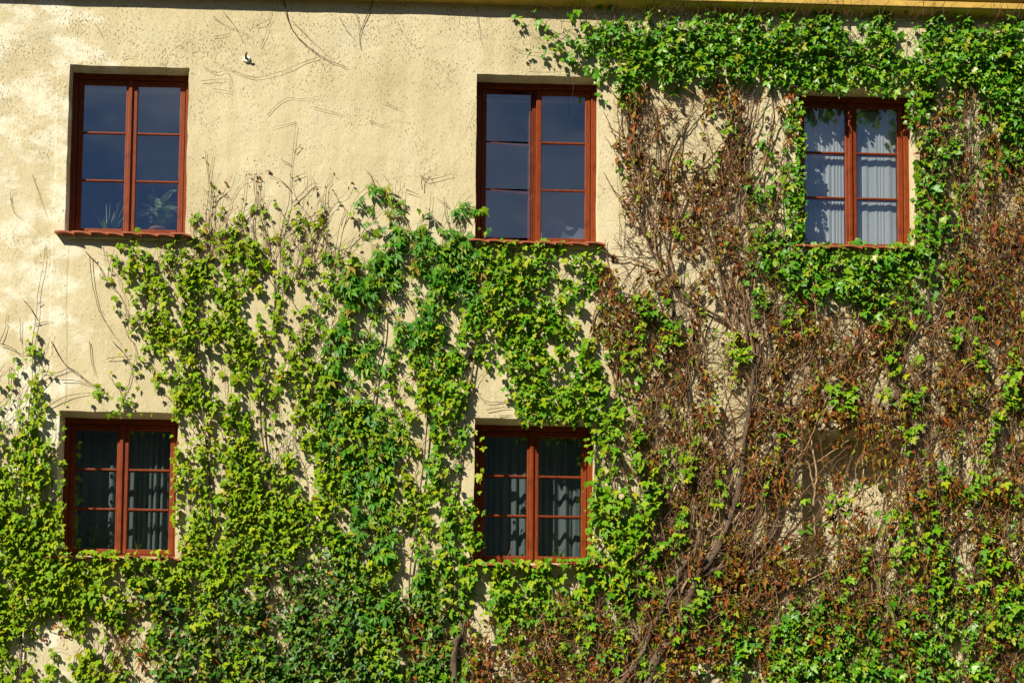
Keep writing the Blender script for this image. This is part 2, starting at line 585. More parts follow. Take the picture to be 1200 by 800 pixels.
LEAF = {
    'yellow': leaf_mat('leaf_yellow_green', [(0.0, (0.120, 0.265, 0.005)), (0.3, (0.245, 0.375, 0.005)),
                                             (0.6, (0.150, 0.310, 0.005)), (0.88, (0.345, 0.410, 0.008)),
                                             (0.97, (0.28, 0.37, 0.008)), (1.0, (0.38, 0.24, 0.02))], 0.55, 0.18, 0.12),
    'green': leaf_mat('leaf_mid_green', [(0.0, (0.070, 0.230, 0.005)), (0.4, (0.130, 0.305, 0.006)),
                                         (0.75, (0.225, 0.370, 0.008)), (0.95, (0.33, 0.37, 0.012))], 0.52, 0.18, 0.15),
    'garland': leaf_mat('leaf_glossy_green', [(0.0, (0.050, 0.215, 0.005)), (0.5, (0.110, 0.310, 0.006)),
                                              (0.85, (0.205, 0.370, 0.008)), (1.0, (0.30, 0.31, 0.015))], 0.40, 0.20, 0.38),
    'creeper': leaf_mat('leaf_deep_green', [(0.0, (0.035, 0.185, 0.006)), (0.5, (0.075, 0.265, 0.009)),
                                            (0.85, (0.210, 0.350, 0.010)), (1.0, (0.30, 0.20, 0.025))], 0.46, 0.22, 0.22),
    'ivy': leaf_mat('leaf_dark_ivy', [(0.0, (0.028, 0.115, 0.007)), (0.5, (0.060, 0.180, 0.010)),
                                      (0.85, (0.150, 0.260, 0.012)), (1.0, (0.18, 0.14, 0.018))], 0.44, 0.14, 0.28),
    'dry': leaf_mat('leaf_autumn', [(0.0, (0.140, 0.026, 0.007)), (0.15, (0.30, 0.072, 0.009)),
                                    (0.30, (0.09, 0.042, 0.008)), (0.44, (0.36, 0.165, 0.020)),
                                    (0.58, (0.17, 0.125, 0.011)), (0.70, (0.36, 0.092, 0.010)),
                                    (0.80, (0.13, 0.20, 0.008)), (0.92, (0.27, 0.32, 0.011)), (1.0, (0.32, 0.21, 0.018))], 0.6, 0.16, 0.2),
}
M_BARK = bark_mat('vine_bark', [(0.0, (0.10, 0.066, 0.042)), (0.5, (0.15, 0.105, 0.07)), (1.0, (0.21, 0.155, 0.105))])
M_TWIG = bark_mat('twig_bark', [(0.0, (0.060, 0.030, 0.015)), (0.4, (0.14, 0.066, 0.028)),
                                (0.75, (0.31, 0.175, 0.075)), (1.0, (0.46, 0.33, 0.19))])
M_TENDRIL = bark_mat('tendril_bark', [(0.0, (0.10, 0.055, 0.03)), (0.6, (0.17, 0.085, 0.045)), (1.0, (0.22, 0.14, 0.05))])

# ------------------------------------------------------------------ ground, unseen slope added so the lower panes reflect dark
g = mesh_obj('ground', [(-300, -300, 0), (300, -300, 0), (300, 300, 0), (-300, 300, 0)], [(0, 1, 2, 3)], M_GROUND)
g['kind'] = 'structure'
gx = np.linspace(-120, 120, 81)
gy = np.linspace(-110, -26, 29)
X, Y = np.meshgrid(gx, gy)
rise = np.clip((-26 - Y) / 5.0, 0, 1)
Z = rise * (16.5 + 2.5 * vnoise(X / 14, Y / 14, 5) + 1.6 * vnoise(X / 4, Y / 4, 6)) - 0.3
hv = np.stack([X, Y, Z], -1).reshape(-1, 3)
nxg = len(gx)
hf = [(j * nxg + i, j * nxg + i + 1, (j + 1) * nxg + i + 1, (j + 1) * nxg + i)
      for j in range(len(gy) - 1) for i in range(nxg - 1)]
h = mesh_obj('reflection_backdrop', hv, hf, M_BACKDROP, smooth=True)
h['kind'] = 'structure'

# ------------------------------------------------------------------ house
WALL_T = 0.45
house = empty('house', (0.7, 0.0, 0.0),
              'old house wall of cream weathered plaster overgrown by climbing vines', 'house')
HB = np.array([0.7, 0.0, 0.0])


def rect_from_px(tl, tr, bl, br):
    P = [at(*p) for p in (tl, tr, bl, br)]
    return ((P[0][0] + P[2][0]) / 2, (P[1][0] + P[3][0]) / 2, (P[2][2] + P[3][2]) / 2, (P[0][2] + P[1][2]) / 2)


WINS = [   # opening corners in photo pixels, frame depth
    ((81.6, 76.4), (221.9, 78.4), (75.8, 272.8), (216.7, 274.2), 0.13),
    ((559.8, 87.1), (700.5, 90.1), (556.0, 283.0), (701.0, 284.5), 0.13),
    ((936.0, 101.6), (1071.5, 104.0), (936.5, 288.0), (1073.0, 291.0), 0.15),
    ((68.7, 481.0), (206.0, 483.7), (66.0, 650.0), (207.5, 652.5), 0.19),
    ((556.0, 490.0), (697.5, 491.0), (555.0, 659.0), (697.5, 660.0), 0.19),
]
RECTS = [rect_from_px(*w[:4]) for w in WINS]
NICHE = rect_from_px((940, 503), (1063, 505), (940, 650), (1063, 651))
HOLES = RECTS + [NICHE]

WX0, WX1, WZ0, WZ1 = -9.0, 11.0, 0.0, 10.6
seam = [at(60, 300)[0], at(62, 300)[0], at(80, 330)[0], at(78.5, 330)[0]]
xb = sorted({WX0, WX1, -4.9, 6.3, *seam, *[r[0] for r in HOLES], *[r[1] for r in HOLES]})
zb = sorted({WZ0, WZ1, 3.0, *[r[2] for r in HOLES], *[r[3] for r in HOLES]})


def refine(b, fine, lo, hi):
    out = []
    for a, c in zip(b[:-1], b[1:]):
        s = fine if (a >= lo - 1e-6 and c <= hi + 1e-6) else 0.3
        n = max(1, int(round((c - a) / s)))
        out += list(np.linspace(a, c, n, endpoint=False))
    return np.array(out + [b[-1]])


xs = refine(xb, 0.05, -4.9, 6.3)
zs = refine(zb, 0.05, 3.0, WZ1)
GX, GZ = np.meshgrid(xs, zs)
disp = 0.010 * (vnoise(GX * 1.1, GZ * 1.1, 21) - 0.5) + 0.007 * (vnoise(GX * 3.3, GZ * 3.3, 22) - 0.5) \
    + 0.0035 * (vnoise(GX * 11, GZ * 11, 23) - 0.5)
strip = (GX >= seam[1] - 1e-6) & (GX <= seam[3] + 1e-6)
zlo, zhi = at(60, 470)[2], at(60, 82)[2]
disp += 0.003 * (strip & (GZ > zlo) & (GZ < zhi))
VX, VZ, VY = GX.copy(), GZ.copy(), -disp
near_seam = (GX >= seam[0] - 1e-6) & (GX <= seam[2] + 1e-6) & ((GX < RECTS[0][0] - 0.002) | ((GZ < RECTS[0][2] - .04) & (GZ > RECTS[3][3] + .04)))
VX += np.where(near_seam, 0.03 * (vnoise(GZ * 1.7, GZ * 0 + 4, 34) - .5) + 0.012 * (vnoise(GZ * 9, GZ * 0, 35) - .5), 0)
# chipped, hand-worked arrises round the openings
on_edge = np.zeros_like(GX, bool)
for (x0, x1, z0, z1) in HOLES:
    e = (GX > x0 - 1e-6) & (GX < x1 + 1e-6) & (GZ > z0 - 1e-6) & (GZ < z1 + 1e-6)
    on_edge |= e
VX += np.where(on_edge, 0.010 * (vnoise(GX * 7 + 3, GZ * 7, 31) - 0.5), 0)
VZ += np.where(on_edge, 0.010 * (vnoise(GX * 7, GZ * 7 + 9, 32) - 0.5), 0)
nX, nZ = len(xs), len(zs)
wv_ = np.stack([VX - HB[0], VY, VZ], -1).reshape(-1, 3).tolist()
wf_ = []
cellmask = np.zeros((nZ - 1, nX - 1), bool)
xc_, zc_ = (xs[:-1] + xs[1:]) / 2, (zs[:-1] + zs[1:]) / 2
for (x0, x1, z0, z1) in HOLES:
    cellmask |= ((zc_ > z0) & (zc_ < z1))[:, None] & ((xc_ > x0) & (xc_ < x1))[None, :]
for j in range(nZ - 1):
    for i in range(nX - 1):
        if not cellmask[j, i]:
            a = j * nX + i
            wf_.append((a, a + 1, a + nX + 1, a + nX))
# reveals
for k, (x0, x1, z0, z1) in enumerate(HOLES):
    dep = WALL_T if k < 5 else 0.30
    i0, i1 = int(np.argmin(abs(xs - x0))), int(np.argmin(abs(xs - x1)))
    j0, j1 = int(np.argmin(abs(zs - z0))), int(np.argmin(abs(zs - z1)))
    loop = [(i, j0) for i in range(i0, i1)] + [(i1, j) for j in range(j0, j1)] + \
           [(i, j1) for i in range(i1, i0, -1)] + [(i0, j) for j in range(j1, j0, -1)]
    base = len(wv_)
    for (i, j) in loop:
        wv_.append([xs[i] - HB[0], dep, zs[j]])
    n = len(loop)
    for q in range(n):
        a, b2 = loop[q], loop[(q + 1) % n]
        wf_.append((a[1] * nX + a[0], base + q, base + (q + 1) % n, b2[1] * nX + b2[0]))
    if k == 5:
        wf_.append(tuple(base + q for q in range(n)))
wall = mesh_obj('wall', wv_, wf_, M_PLASTER, house)
wall['label'] = 'cream plaster wall, pitted and stained'

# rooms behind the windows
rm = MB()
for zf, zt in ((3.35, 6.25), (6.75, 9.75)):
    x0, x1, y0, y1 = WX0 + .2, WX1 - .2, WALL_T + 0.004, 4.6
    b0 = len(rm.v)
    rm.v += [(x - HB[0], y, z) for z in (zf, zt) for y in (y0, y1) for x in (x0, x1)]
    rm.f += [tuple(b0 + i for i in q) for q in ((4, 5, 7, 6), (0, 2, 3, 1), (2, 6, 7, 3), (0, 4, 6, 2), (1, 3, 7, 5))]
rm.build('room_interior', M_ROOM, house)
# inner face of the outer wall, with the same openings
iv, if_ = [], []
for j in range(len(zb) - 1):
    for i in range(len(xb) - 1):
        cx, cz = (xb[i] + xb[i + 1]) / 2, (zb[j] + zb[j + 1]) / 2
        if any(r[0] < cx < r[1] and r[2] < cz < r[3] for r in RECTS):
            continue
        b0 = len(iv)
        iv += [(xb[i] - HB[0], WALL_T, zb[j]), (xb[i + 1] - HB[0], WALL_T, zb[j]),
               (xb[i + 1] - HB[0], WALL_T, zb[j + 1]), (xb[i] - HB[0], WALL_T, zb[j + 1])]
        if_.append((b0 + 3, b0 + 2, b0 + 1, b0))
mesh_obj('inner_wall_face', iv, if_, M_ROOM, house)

# cornice: stepped ochre mouldings
pc = at(1000, 17.0, 0.0)
CZ = pc[2]
steps = [(0.0, 0.080, 0.125), (0.080, 0.115, 0.145), (0.115, 0.24, 0.165), (0.24, 0.30, 0.20), (0.30, 0.38, 0.24), (0.38, 0.44, 0.29), (0.44, 0.62, 0.34)]
croot = None
for (a, b_, pr) in steps:
    c = MB().box(WX0 - HB[0], WX1 - HB[0], -pr, 0.05, CZ + a, CZ + b_, 0.012)
    if croot is None:
        croot = c.build('cornice', M_CORNICE, house)
    else:
        c.build('moulding', M_CORNICE, croot)
MB().box(WX0 - HB[0], WX1 - HB[0], -0.45, 4.8, CZ + 0.62, CZ + 0.70).build('roof_edge', M_TILE, house)

# patched anchor hole with a bit of dark iron
pp = at(289, 70, 0.0)
ang = np.linspace(0, 2 * math.pi, 14, endpoint=False)
rad = 0.028 * (0.75 + 0.5 * RNG.random(14))
pv = [(rad[i] * math.cos(ang[i]), -0.016, rad[i] * math.sin(ang[i]) * 1.15) for i in range(14)] + \
     [(rad[i] * 1.25 * math.cos(ang[i]), 0.004, rad[i] * 1.3 * math.sin(ang[i])) for i in range(14)]
pf = [tuple(range(13, -1, -1))] + [(i, (i + 1) % 14, 14 + (i + 1) % 14, 14 + i) for i in range(14)]
patch = mesh_obj('plaster_patch', pv, pf, M_WHITE, house, tuple(pp - HB))
tv, tt = tube(catmull([(-.004, -0.012, .004), (0.0, -0.05, 0.014), (0.014, -0.062, 0.034)]), 0.013, 0.008, 6)
mesh_obj('iron_stub', tv, tt, M_DARK, patch)


# ------------------------------------------------------------------ windows
def make_window(k, label, ajar=0.0):
    x0, x1, z0, z1 = RECTS[k]
    dep = WINS[k][4]
    W, H = x1 - x0, z1 - z0
    cx = (x0 + x1) / 2
    sill_h = 0.035
    FW, FT = 0.050, 0.075
    ST, SD = 0.056, 0.055
    f = MB()
    hw = W / 2 + 0.006
    f.box(-hw, -hw + FW + .006, 0, FT, 0, H + .006, 0.006)
    f.box(hw - FW - .006, hw, 0, FT, 0, H + .006, 0.006)
    f.box(-hw + FW + .006, hw - FW - .006, 0.002, FT, H - FW, H + .006, 0.005)
    f.box(-hw + FW + .006, hw - FW - .006, 0.002, FT, 0, FW + 0.012, 0.005)
    win = f.build('window', M_WOOD, house, (cx - HB[0], dep, z0))
    win['label'] = label
    # weather bar along the bottom
    wbv = MB()
    wbv.box(-W / 2 + FW + .004, W / 2 - FW - .004, -0.022, 0.0015, 0.014, 0.046, 0.008)
    wbv.build('weather_bar', M_WOOD, win)
    zlo_, zhi_ = FW + 0.014, H - FW - 0.002
    xl, xr = -W / 2 + FW + 0.002, W / 2 - FW - 0.002
    gap = 0.004
    halves = [(xl, -gap / 2, -1), (gap / 2, xr, 1)]
    for hi, (a, b_, side) in enumerate(halves):
        ang_ = ajar if side < 0 else 0.0
        hinge = a if side < 0 else b_
        rot = Matrix.Rotation(ang_, 4, 'Z')

        def place(o):
            o.matrix_local = Matrix.Translation((hinge, 0.014, 0)) @ rot
            return o
        s = MB()
        aa, bb = a - hinge, b_ - hinge
        s.box(aa, aa + ST, 0, SD, zlo_, zhi_, 0.007)
        s.box(bb - ST, bb, 0, SD, zlo_, zhi_, 0.007)
        s.box(aa + ST, bb - ST, 0.001, SD, zlo_, zlo_ + ST, 0.007)
        s.box(aa + ST, bb - ST, 0.001, SD, zhi_ - ST, zhi_, 0.007)
        if side < 0:     # rounded cover strip on the meeting stile
            s.box(bb - 0.030, bb + 0.012, -0.020, 0.002, zlo_ + .004, zhi_ - .004, 0.008)
        place(s.build('sash', M_WOOD, win))
        gz0, gz1 = zlo_ + ST, zhi_ - ST
        gx0, gx1 = aa + ST, bb - ST
        pitch = (gz1 - gz0) / 3
        for r in (1, 2):
            zz = gz0 + pitch * r
            place(MB().box(gx0, gx1, 0.004, SD - .006, zz - 0.012, zz + 0.012, 0.006).build('glazing_bar', M_WOOD, win))
        for r in range(3):
            za = gz0 + pitch * r + (0.012 if r else 0)
            zb_ = gz0 + pitch * (r + 1) - (0.012 if r < 2 else 0)
            pn = MB().box(gx0 - .003, gx1 + .003, 0.026, 0.030, za - .003, zb_ + .003)
            o = place(pn.build('pane', M_GLASS, win))
            t = RNG.normal(0, 0.004, 2)
            ctr = Vector(((gx0 + gx1) / 2, 0.028, (za + zb_) / 2))
            o.matrix_local = o.matrix_local @ Matrix.Translation(ctr) @ Matrix.Rotation(t[0], 4, 'X') @ \
                Matrix.Rotation(t[1], 4, 'Z') @ Matrix.Translation(-ctr)
    # inner board
    MB().box(-W / 2 - .03, W / 2 + .03, FT + 0.004, 0.62 - dep, -0.004, 0.022).build('inner_sill', M_BOARD, win)
    # terracotta tile sill on a mortar bed
    MB().box(-W / 2 - 0.02, W / 2 + 0.02, -dep - 0.018, 0.01, -0.058, -0.022).build('mortar_bed', M_MORTAR, win)
    nt_ = 8
    tw = (W + 0.10) / nt_
    L_ = dep + 0.085
    for i in range(nt_):
        v, ff = [], []
        na = 6
        wt = tw * 1.22
        for layer in (0, 1):
            for yy in (0.0, 1.0):
                for q in range(na + 1):
                    u = q / na - 0.5
                    zc = 0.013 * math.cos(u * math.pi) + u * -0.016 - 0.016 * layer
                    v.append((u * wt, -yy * L_, zc - yy * (0.030 + 0.01 * dep)))
        m_ = na + 1
        for q in range(na):
            ff.append((q, q + 1, m_ + q + 1, m_ + q)[::-1])
            ff.append((2 * m_ + q, 2 * m_ + q + 1, 3 * m_ + q + 1, 3 * m_ + q))
            ff.append((m_ + q, m_ + q + 1, 3 * m_ + q + 1, 3 * m_ + q)[::-1])
            ff.append((q, q + 1, 2 * m_ + q + 1, 2 * m_ + q))
        ff += [(0, m_, 3 * m_, 2 * m_), (na, 2 * m_ + na, 3 * m_ + na, m_ + na)]
        o = mesh_obj('sill_tile', v, ff, M_TILE, win,
                     (-W / 2 - 0.05 + tw * (i + .5), 0.004 + RNG.normal(0, .003), -0.006 + RNG.normal(0, .003)))
        o.rotation_euler = (RNG.normal(0, .02), RNG.normal(0, .02), RNG.normal(0, .025))
    return win


make_window(0, 'two-sash window with silvery and white-flowered plants behind its lower panes')
make_window(1, 'two-sash window with its one sash ajar, in bare plaster', ajar=math.radians(7.5))
make_window(2, 'two-sash window framed by green leaves with pale sheer curtains')
make_window(3, 'two-sash window with shade-grey curtains and a spiky potted plant')
make_window(4, 'two-sash window with dark shade-grey curtains and a small arching plant')


# ------------------------------------------------------------------ curtains and sill plants
def curtain(k, xa, xb2, mat, label, group, folds, amp, seed, top=0.06):
    x0, x1, z0, z1 = RECTS[k]
    W, H = x1 - x0, z1 - z0
    y = 0.40 if k > 2 else 0.245
    rng = np.random.default_rng(seed)
    n = 150
    u = np.linspace(0, 1, n)
    fr = 0.35 + 1.6 * vnoise(u * folds * .6, u * 0 + seed, seed) ** 1.5
    ph = np.cumsum(fr) / fr.sum() * folds * 2 * math.pi
    am = amp * (0.25 + 1.4 * vnoise(u * folds * .5, u * 0 + 2.5 * seed, seed + 9))
    yo = am * np.sin(ph) + am * .35 * np.sin(ph * 2.3 + 1)
    xx = xa + (xb2 - xa) * u + 0.35 * amp * np.cos(ph)
    v, f = [], []
    rows = [(-H + 0.03, 1.15), (-H * .6, 1.05), (-H * .3, .95), (-top + .02, .8)]
    for (zz, s) in rows:
        for i in range(n):
            v.append((xx[i], yo[i] * s, zz))
    for r in range(len(rows) - 1):
        for i in range(n - 1):
            a = r * n + i
            f.append((a, a + 1, a + n + 1, a + n))
    o = mesh_obj('curtain', v, f, mat, None, ((x0 + x1) / 2, y, z1 + .0), True)
    tag(o, label, 'curtain', group)
    tv, tt = tube(np.array([(-W / 2 - .004, 0, -top), (0, 0, -top), (W / 2 + .004, 0, -top)]), 0.009, 0.009, 8)
    mesh_obj('curtain_rod', tv, tt, M_ROD, o)
    return o


W2 = (RECTS[2][1] - RECTS[2][0]) / 2 - .01
curtain(2, -W2, W2, M_CURT_BRIGHT, 'pale sheer curtain behind the window framed by green leaves', None, 21, .006, 3)
W3 = (RECTS[3][1] - RECTS[3][0]) / 2 - .01
curtain(3, -W3, W3, M_CURT_SHADED, 'shade-grey folded curtain behind the window with the spiky plant', None, 13, .028, 4)
W4 = (RECTS[4][1] - RECTS[4][0]) / 2 - .01
curtain(4, -W4, W4, M_CURT_SHADED, 'dark shade-grey curtain behind the window with the arching plant', None, 13, .024, 5)

# a pale cloth hung across a corner behind the open window
x0, x1, z0, z1 = RECTS[1]
cl = []
n = 14
for j in range(8):
    for i in range(n):
        u, w = i / (n - 1), j / 7
        zt_ = 0.46 - 0.16 * abs(u - 0.22) / 0.78 - (0.20 if u < 0.12 else 0) * (1 - u / 0.12)
        cl.append((u * 0.44, 0.03 * math.sin(u * 9 + w * 2) * (0.4 + w), w * zt_))
cf = [(j * n + i, j * n + i + 1, (j + 1) * n + i + 1, (j + 1) * n + i) for j in range(7) for i in range(n - 1)]
tag(mesh_obj('cloth', cl, cf, M_CLOTH, None, ((x0 + x1) / 2 + .07, .40, z0 + 0.022), True),
    'pale lilac cloth standing in folds behind the closed sash beside the ajar one', 'cloth')


def potted(kind, k, xo, label, scale=1.0, seed=1, yo=0.40):
    x0, x1, z0, z1 = RECTS[k]
    rng = np.random.default_rng(seed)
    loc = ((x0 + x1) / 2 + xo, yo, z0 + 0.022)
    root = empty('potted_plant', loc, label, 'plant')
    prof = [(0.0, 0), (.045, 0), (.06, .09), (.068, .09), (.068, .115), (.058, .115), (.055, .10), (0, .098)]
    v, f = [], []
    ns = 16
    for (r, z) in prof:
        for s in range(ns):
            v.append((r * scale * math.cos(s * 2 * math.pi / ns), r * scale * math.sin(s * 2 * math.pi / ns), z * scale))
    for q in range(len(prof) - 1):
        for s in range(ns):
            f.append((q * ns + s, q * ns + (s + 1) % ns, (q + 1) * ns + (s + 1) % ns, (q + 1) * ns + s))
    mesh_obj('pot', v, f, M_POT, root, smooth=True)

    def strap(L, wid, lean, az, curl, mat, name='leaf', broad=False, z00=0.1):
        vv, fff = [], []
        m = 9
        d = np.array([math.cos(az), math.sin(az) * .55, 0])
        side = np.array([-math.sin(az), math.cos(az), 0])
        p = np.array([0, 0, z00 * scale]) + d * 0.01
        th = lean
        for i in range(m):
            u = i / (m - 1)
            w_ = wid * (math.sin(math.pi * min(1, (u * 0.92 + .08))) ** (0.7) if broad else (1 - u) ** .55)
            up_ = np.array([0, 0, 1.0])
            nrm = -d * math.cos(th) + up_ * math.sin(th)
            vv += [tuple(p - side * w_ + nrm * w_ * .3), tuple(p), tuple(p + side * w_ + nrm * w_ * .3)]
            p = p + (d * math.sin(th) + up_ * math.cos(th)) * L / (m - 1)
            th += curl / (m - 1)
        for i in range(m - 1):
            for q in (0, 1):
                a = i * 3 + q
                fff.append((a, a + 1, a + 4, a + 3))
        mesh_obj(name, vv, fff, mat, root, smooth=True)
    if kind == 'aloe':
        for i in range(16):
            strap(rng.uniform(.2, .34) * scale, .020 * scale, rng.uniform(.05, .75), rng.uniform(0, 6.28), rng.uniform(-.1, .5), LEAF['ivy'])
    elif kind == 'spider':
        for i in range(18):
            strap(rng.uniform(.22, .38) * scale, .009 * scale, rng.uniform(.1, .6), rng.uniform(0, 6.28), rng.uniform(.9, 2.0), LEAF['yellow'])
    elif kind == 'fine':
        for i in range(16):
            strap(rng.uniform(.25, .45) * scale, .007 * scale, rng.uniform(.0, .7), rng.uniform(0, 6.28), rng.uniform(-.2, .6), M_SILVER)
        for i in range(8):
            strap(rng.uniform(.16, .24) * scale, .022 * scale, rng.uniform(.3, .9), rng.uniform(0, 6.28), .7, LEAF['ivy'], broad=True)
    elif kind == 'lily':
        for i in range(40):
            strap(rng.uniform(.08, .19) * scale, .026 * scale, rng.uniform(.1, 1.3), rng.uniform(0, 6.28), rng.uniform(.5, 1.8),
                  LEAF['green'] if i % 5 == 0 else M_SILVER, broad=True, z00=rng.uniform(.1, .30))
        for i in range(12):
            strap(rng.uniform(.07, .14) * scale, .030 * scale, rng.uniform(.0, 1.1), rng.uniform(0, 6.28), .7, M_PETAL, 'flower', True,
                  z00=rng.uniform(.16, .34))
        for i in range(7):
            strap(rng.uniform(.22, .32) * scale, .006 * scale, rng.uniform(.0, .3), rng.uniform(0, 6.28), .2, LEAF['ivy'], 'stem')
        for i in range(12):
            strap(rng.uniform(.12, .2) * scale, .03 * scale, rng.uniform(.4, 1.0), rng.uniform(0, 6.28), .8, LEAF['ivy'], broad=True)
    return root


M_SILVER = leaf_mat('leaf_silvery', [(0.0, (0.42, 0.50, 0.40)), (1.0, (0.60, 0.66, 0.56))], 0.5, 0.3)
M_PETAL = leaf_mat('white_petal', [(0.0, (0.72, 0.74, 0.70)), (1.0, (0.8, 0.8, 0.74))], 0.6, 0.3)
potted('lily', 0, 0.26, 'white-flowered plant with silvery broad leaves in a clay pot, behind glass', 1.45, 11, .30)
potted('fine', 0, -0.24, 'wispy silvery plant with thin stems beside the white-flowered one', 1.05, 12, .31)
potted('aloe', 3, -0.30, 'dark spiky potted plant in front of shade-grey curtain', 0.95, 13, .30)
potted('aloe', 3, 0.15, 'low dark tufted plant on the sill beside the spiky one', 0.5, 14, .30)
potted('spider', 4, 0.27, 'small plant with thin arching bright leaves in front of dark curtain', 0.72, 15, .30)

# ------------------------------------------------------------------ where the leaves grow (25 px cells of the photograph)
ROWS_G = """
000000000000 000000000000 002211111111 000000000000
000000000000 000000000000 124457888778 788755346645
000000000000 000000000000 113458999999 998897679879
000000000000 000000000000 000248989874 689899899879
000000000000 000000000000 000024421101 245555543269
000000000000 000000000000 000011100111 572000763258
000000000000 000000000000 000010200113 473000254447
000000000000 000000000000 000011112122 463000165456
000000000000 000011100000 000001110124 663000052454
000000000000 010011210110 000000110116 361000065444
000000000111 120011322410 000001222113 571000076233
000002344234 430025344547 641221211114 676555675222
000002465434 562466367558 743441111114 788898874122
000001377545 452587458468 854431210026 568997555221
000001467765 552587458668 865521431133 446643444321
010000578887 775546558778 975511451221 121123334322
030001368769 884263527458 985742221121 023212313332
140000268668 886664656537 885721111121 123114412125
351024348758 756765568722 687661111111 133347531145
452103226668 646577558710 257674321110 122223221134
453000015568 437587757600 001555443101 110010322343
573000035568 347787767410 001543324210 110010233332
784000016568 556776665720 000564423311 121220123433
882000006478 788864636820 000687422211 122220125333
863000005568 888863557740 000676632111 011312234333
883000027678 888884666752 112666642211 121244455322
997576556777 776776655665 545677521222 122332345422
898667545666 565666355577 457875322222 111223335664
887436444455 455466554267 545543423213 134235544555
774422443445 446566434433 224423333335 562542654555
344333445456 545666635223 223443433325 676554466534
436335355556 656556644222 223443443244 666787476654
"""
ROWS_D = """
000000000000 000000000000 000000000000 000000000000
000000000000 000000000000 000000000000 000000000000
000000000000 000000000000 000000000000 000000000000
000000000000 000000000000 000000000011 100000000000
000000000000 000000000000 000014545775 420000033320
000000000000 000000000000 000017443454 210000024531
000000000000 000000000000 000007421354 210000133442
000000000000 000000000000 000016545243 210000033443
000000000000 000000000000 000005554563 110000023544
000000000000 000000000000 000004655364 210000024555
000000000000 000000000000 000004555364 210000013666
000000000000 000000000000 000016645664 200000015776
000000000000 000000000000 011133444465 210000235766
000000000000 000000000000 001134454563 321001444666
000000000000 000000000000 000166546553 443355444567
000000000000 000000000000 000166645653 666655555566
000000000000 000000010010 000015654333 656655566666
000000000000 000001221210 000015554444 655544566764
000000000000 000000000010 000002544225 544432467764
000000000000 000000000010 000002545435 677776666764
000000000000 000000000000 000025544436 762235766665
000000000000 000000000000 000024555536 762225666555
000000000000 000000000000 000023455546 762323766555
000000000000 000000100000 000001356646 753322775565
000000000000 000000010000 000001355555 652553665666
000000000000 000000000000 000011455556 655655555566
000000000000 000000000000 010002454555 667766665445
000000011111 211100011100 121013445555 566666654444
000220333332 331111233312 222344445454 545554544443
001211444433 321111233244 445554544454 435455444434
000112443332 221112233344 444445444443 323334443344
000133433233 221111123344 454444433233 232312433334
"""


def parse(s):
    g_ = []
    for ln in s.strip().splitlines():
        ln = ln.replace(' ', '')
        assert len(ln) == 48, ln
        g_.append([int(c) for c in ln])
    assert len(g_) == 32
    return np.array(g_, float) / 9.0


DG, DD = parse(ROWS_G), parse(ROWS_D)
DG[28:, 6:] = np.clip(DG[28:, 6:] * 1.15 + .05, 0, 1)
DD[28:, 22:] = np.clip(DD[28:, 22:] * 1.3 + .08, 0, 1)
DG[27:, 9:21] = np.clip(DG[27:, 9:21] * 1.15 + .08, 0, 1)
DG[26:29, 2:9] = np.maximum(DG[26:29, 2:9], .82)
DG[24:28, 0:3] = np.maximum(DG[24:28, 0:3], .9)
DG[10:23, 5:23] *= .87
DG[1:4, 27:] = np.clip(DG[1:4, 27:] * 1.18 + .04, 0, 1)
DG[0, 28:] = .18
DD[4:28, 28:] = np.clip(DD[4:28, 28:] * 1.12, 0, 1)


def sample(grid, x, y):
    fx = np.clip(np.asarray(x, float) / 25.0 - 0.5, 0, 46.999)
    fy = np.clip(np.asarray(y, float) / 25.0 - 0.5, 0, 30.999)
    ix, iy = fx.astype(int), fy.astype(int)
    a, b_ = fx - ix, fy - iy
    return (grid[iy, ix] * (1 - a) + grid[iy, ix + 1] * a) * (1 - b_) + \
        (grid[iy + 1, ix] * (1 - a) + grid[iy + 1, ix + 1] * a) * b_


PXW = [((w[0][0] + w[2][0]) / 2, (w[1][0] + w[3][0]) / 2, (w[0][1] + w[1][1]) / 2, (w[2][1] + w[3][1]) / 2) for w in WINS]


def in_window(x, y, m):
    """inside an opening by more than m px (vectorised); m = (left, right, top, bottom)"""
    r = np.zeros(np.shape(x), bool)
    for (a, b_, c, d) in PXW:
        r |= (x > a + m[0]) & (x < b_ - m[1]) & (y > c + m[2]) & (y < d - m[3])
    return r


# ------------------------------------------------------------------ leaf templates (length 1 along +y, face +z)
def t_lobed(rng, pts):
    j = lambda s: rng.normal(0, s)
    mid = [(0, 0), (0, .45 + j(.03)), (j(.05), 1)]
    R = [(a * (1 + j(.07)), b_ + j(.025)) for a, b_ in pts]
    Lf = [(-a * (1 + j(.07)), b_ + j(.025)) for a, b_ in pts]
    v = mid + R + Lf
    fold, droop = rng.uniform(.10, .34), rng.uniform(.12, .42)
    V = np.array([(x, y, fold * abs(x) - droop * y * y - .22 * x * x + j(.015)) for x, y in v])
    T = []
    for o, flip in ((3, False), (8, True)):
        t = [(0, o, o + 1), (0, o + 1, 1), (1, o + 1, o + 2), (1, o + 2, o + 3), (1, o + 3, o + 4), (1, o + 4, 2)]
        T += [q[::-1] if flip else q for q in t]
    return V, np.array(T)


P_BOSTON = [(.15, -.09), (.36, .06), (.49, .52), (.22, .46), (.15, .74)]
P_IVY = [(.26, -.13), (.50, .12), (.46, .42), (.27, .50), (.17, .72)]


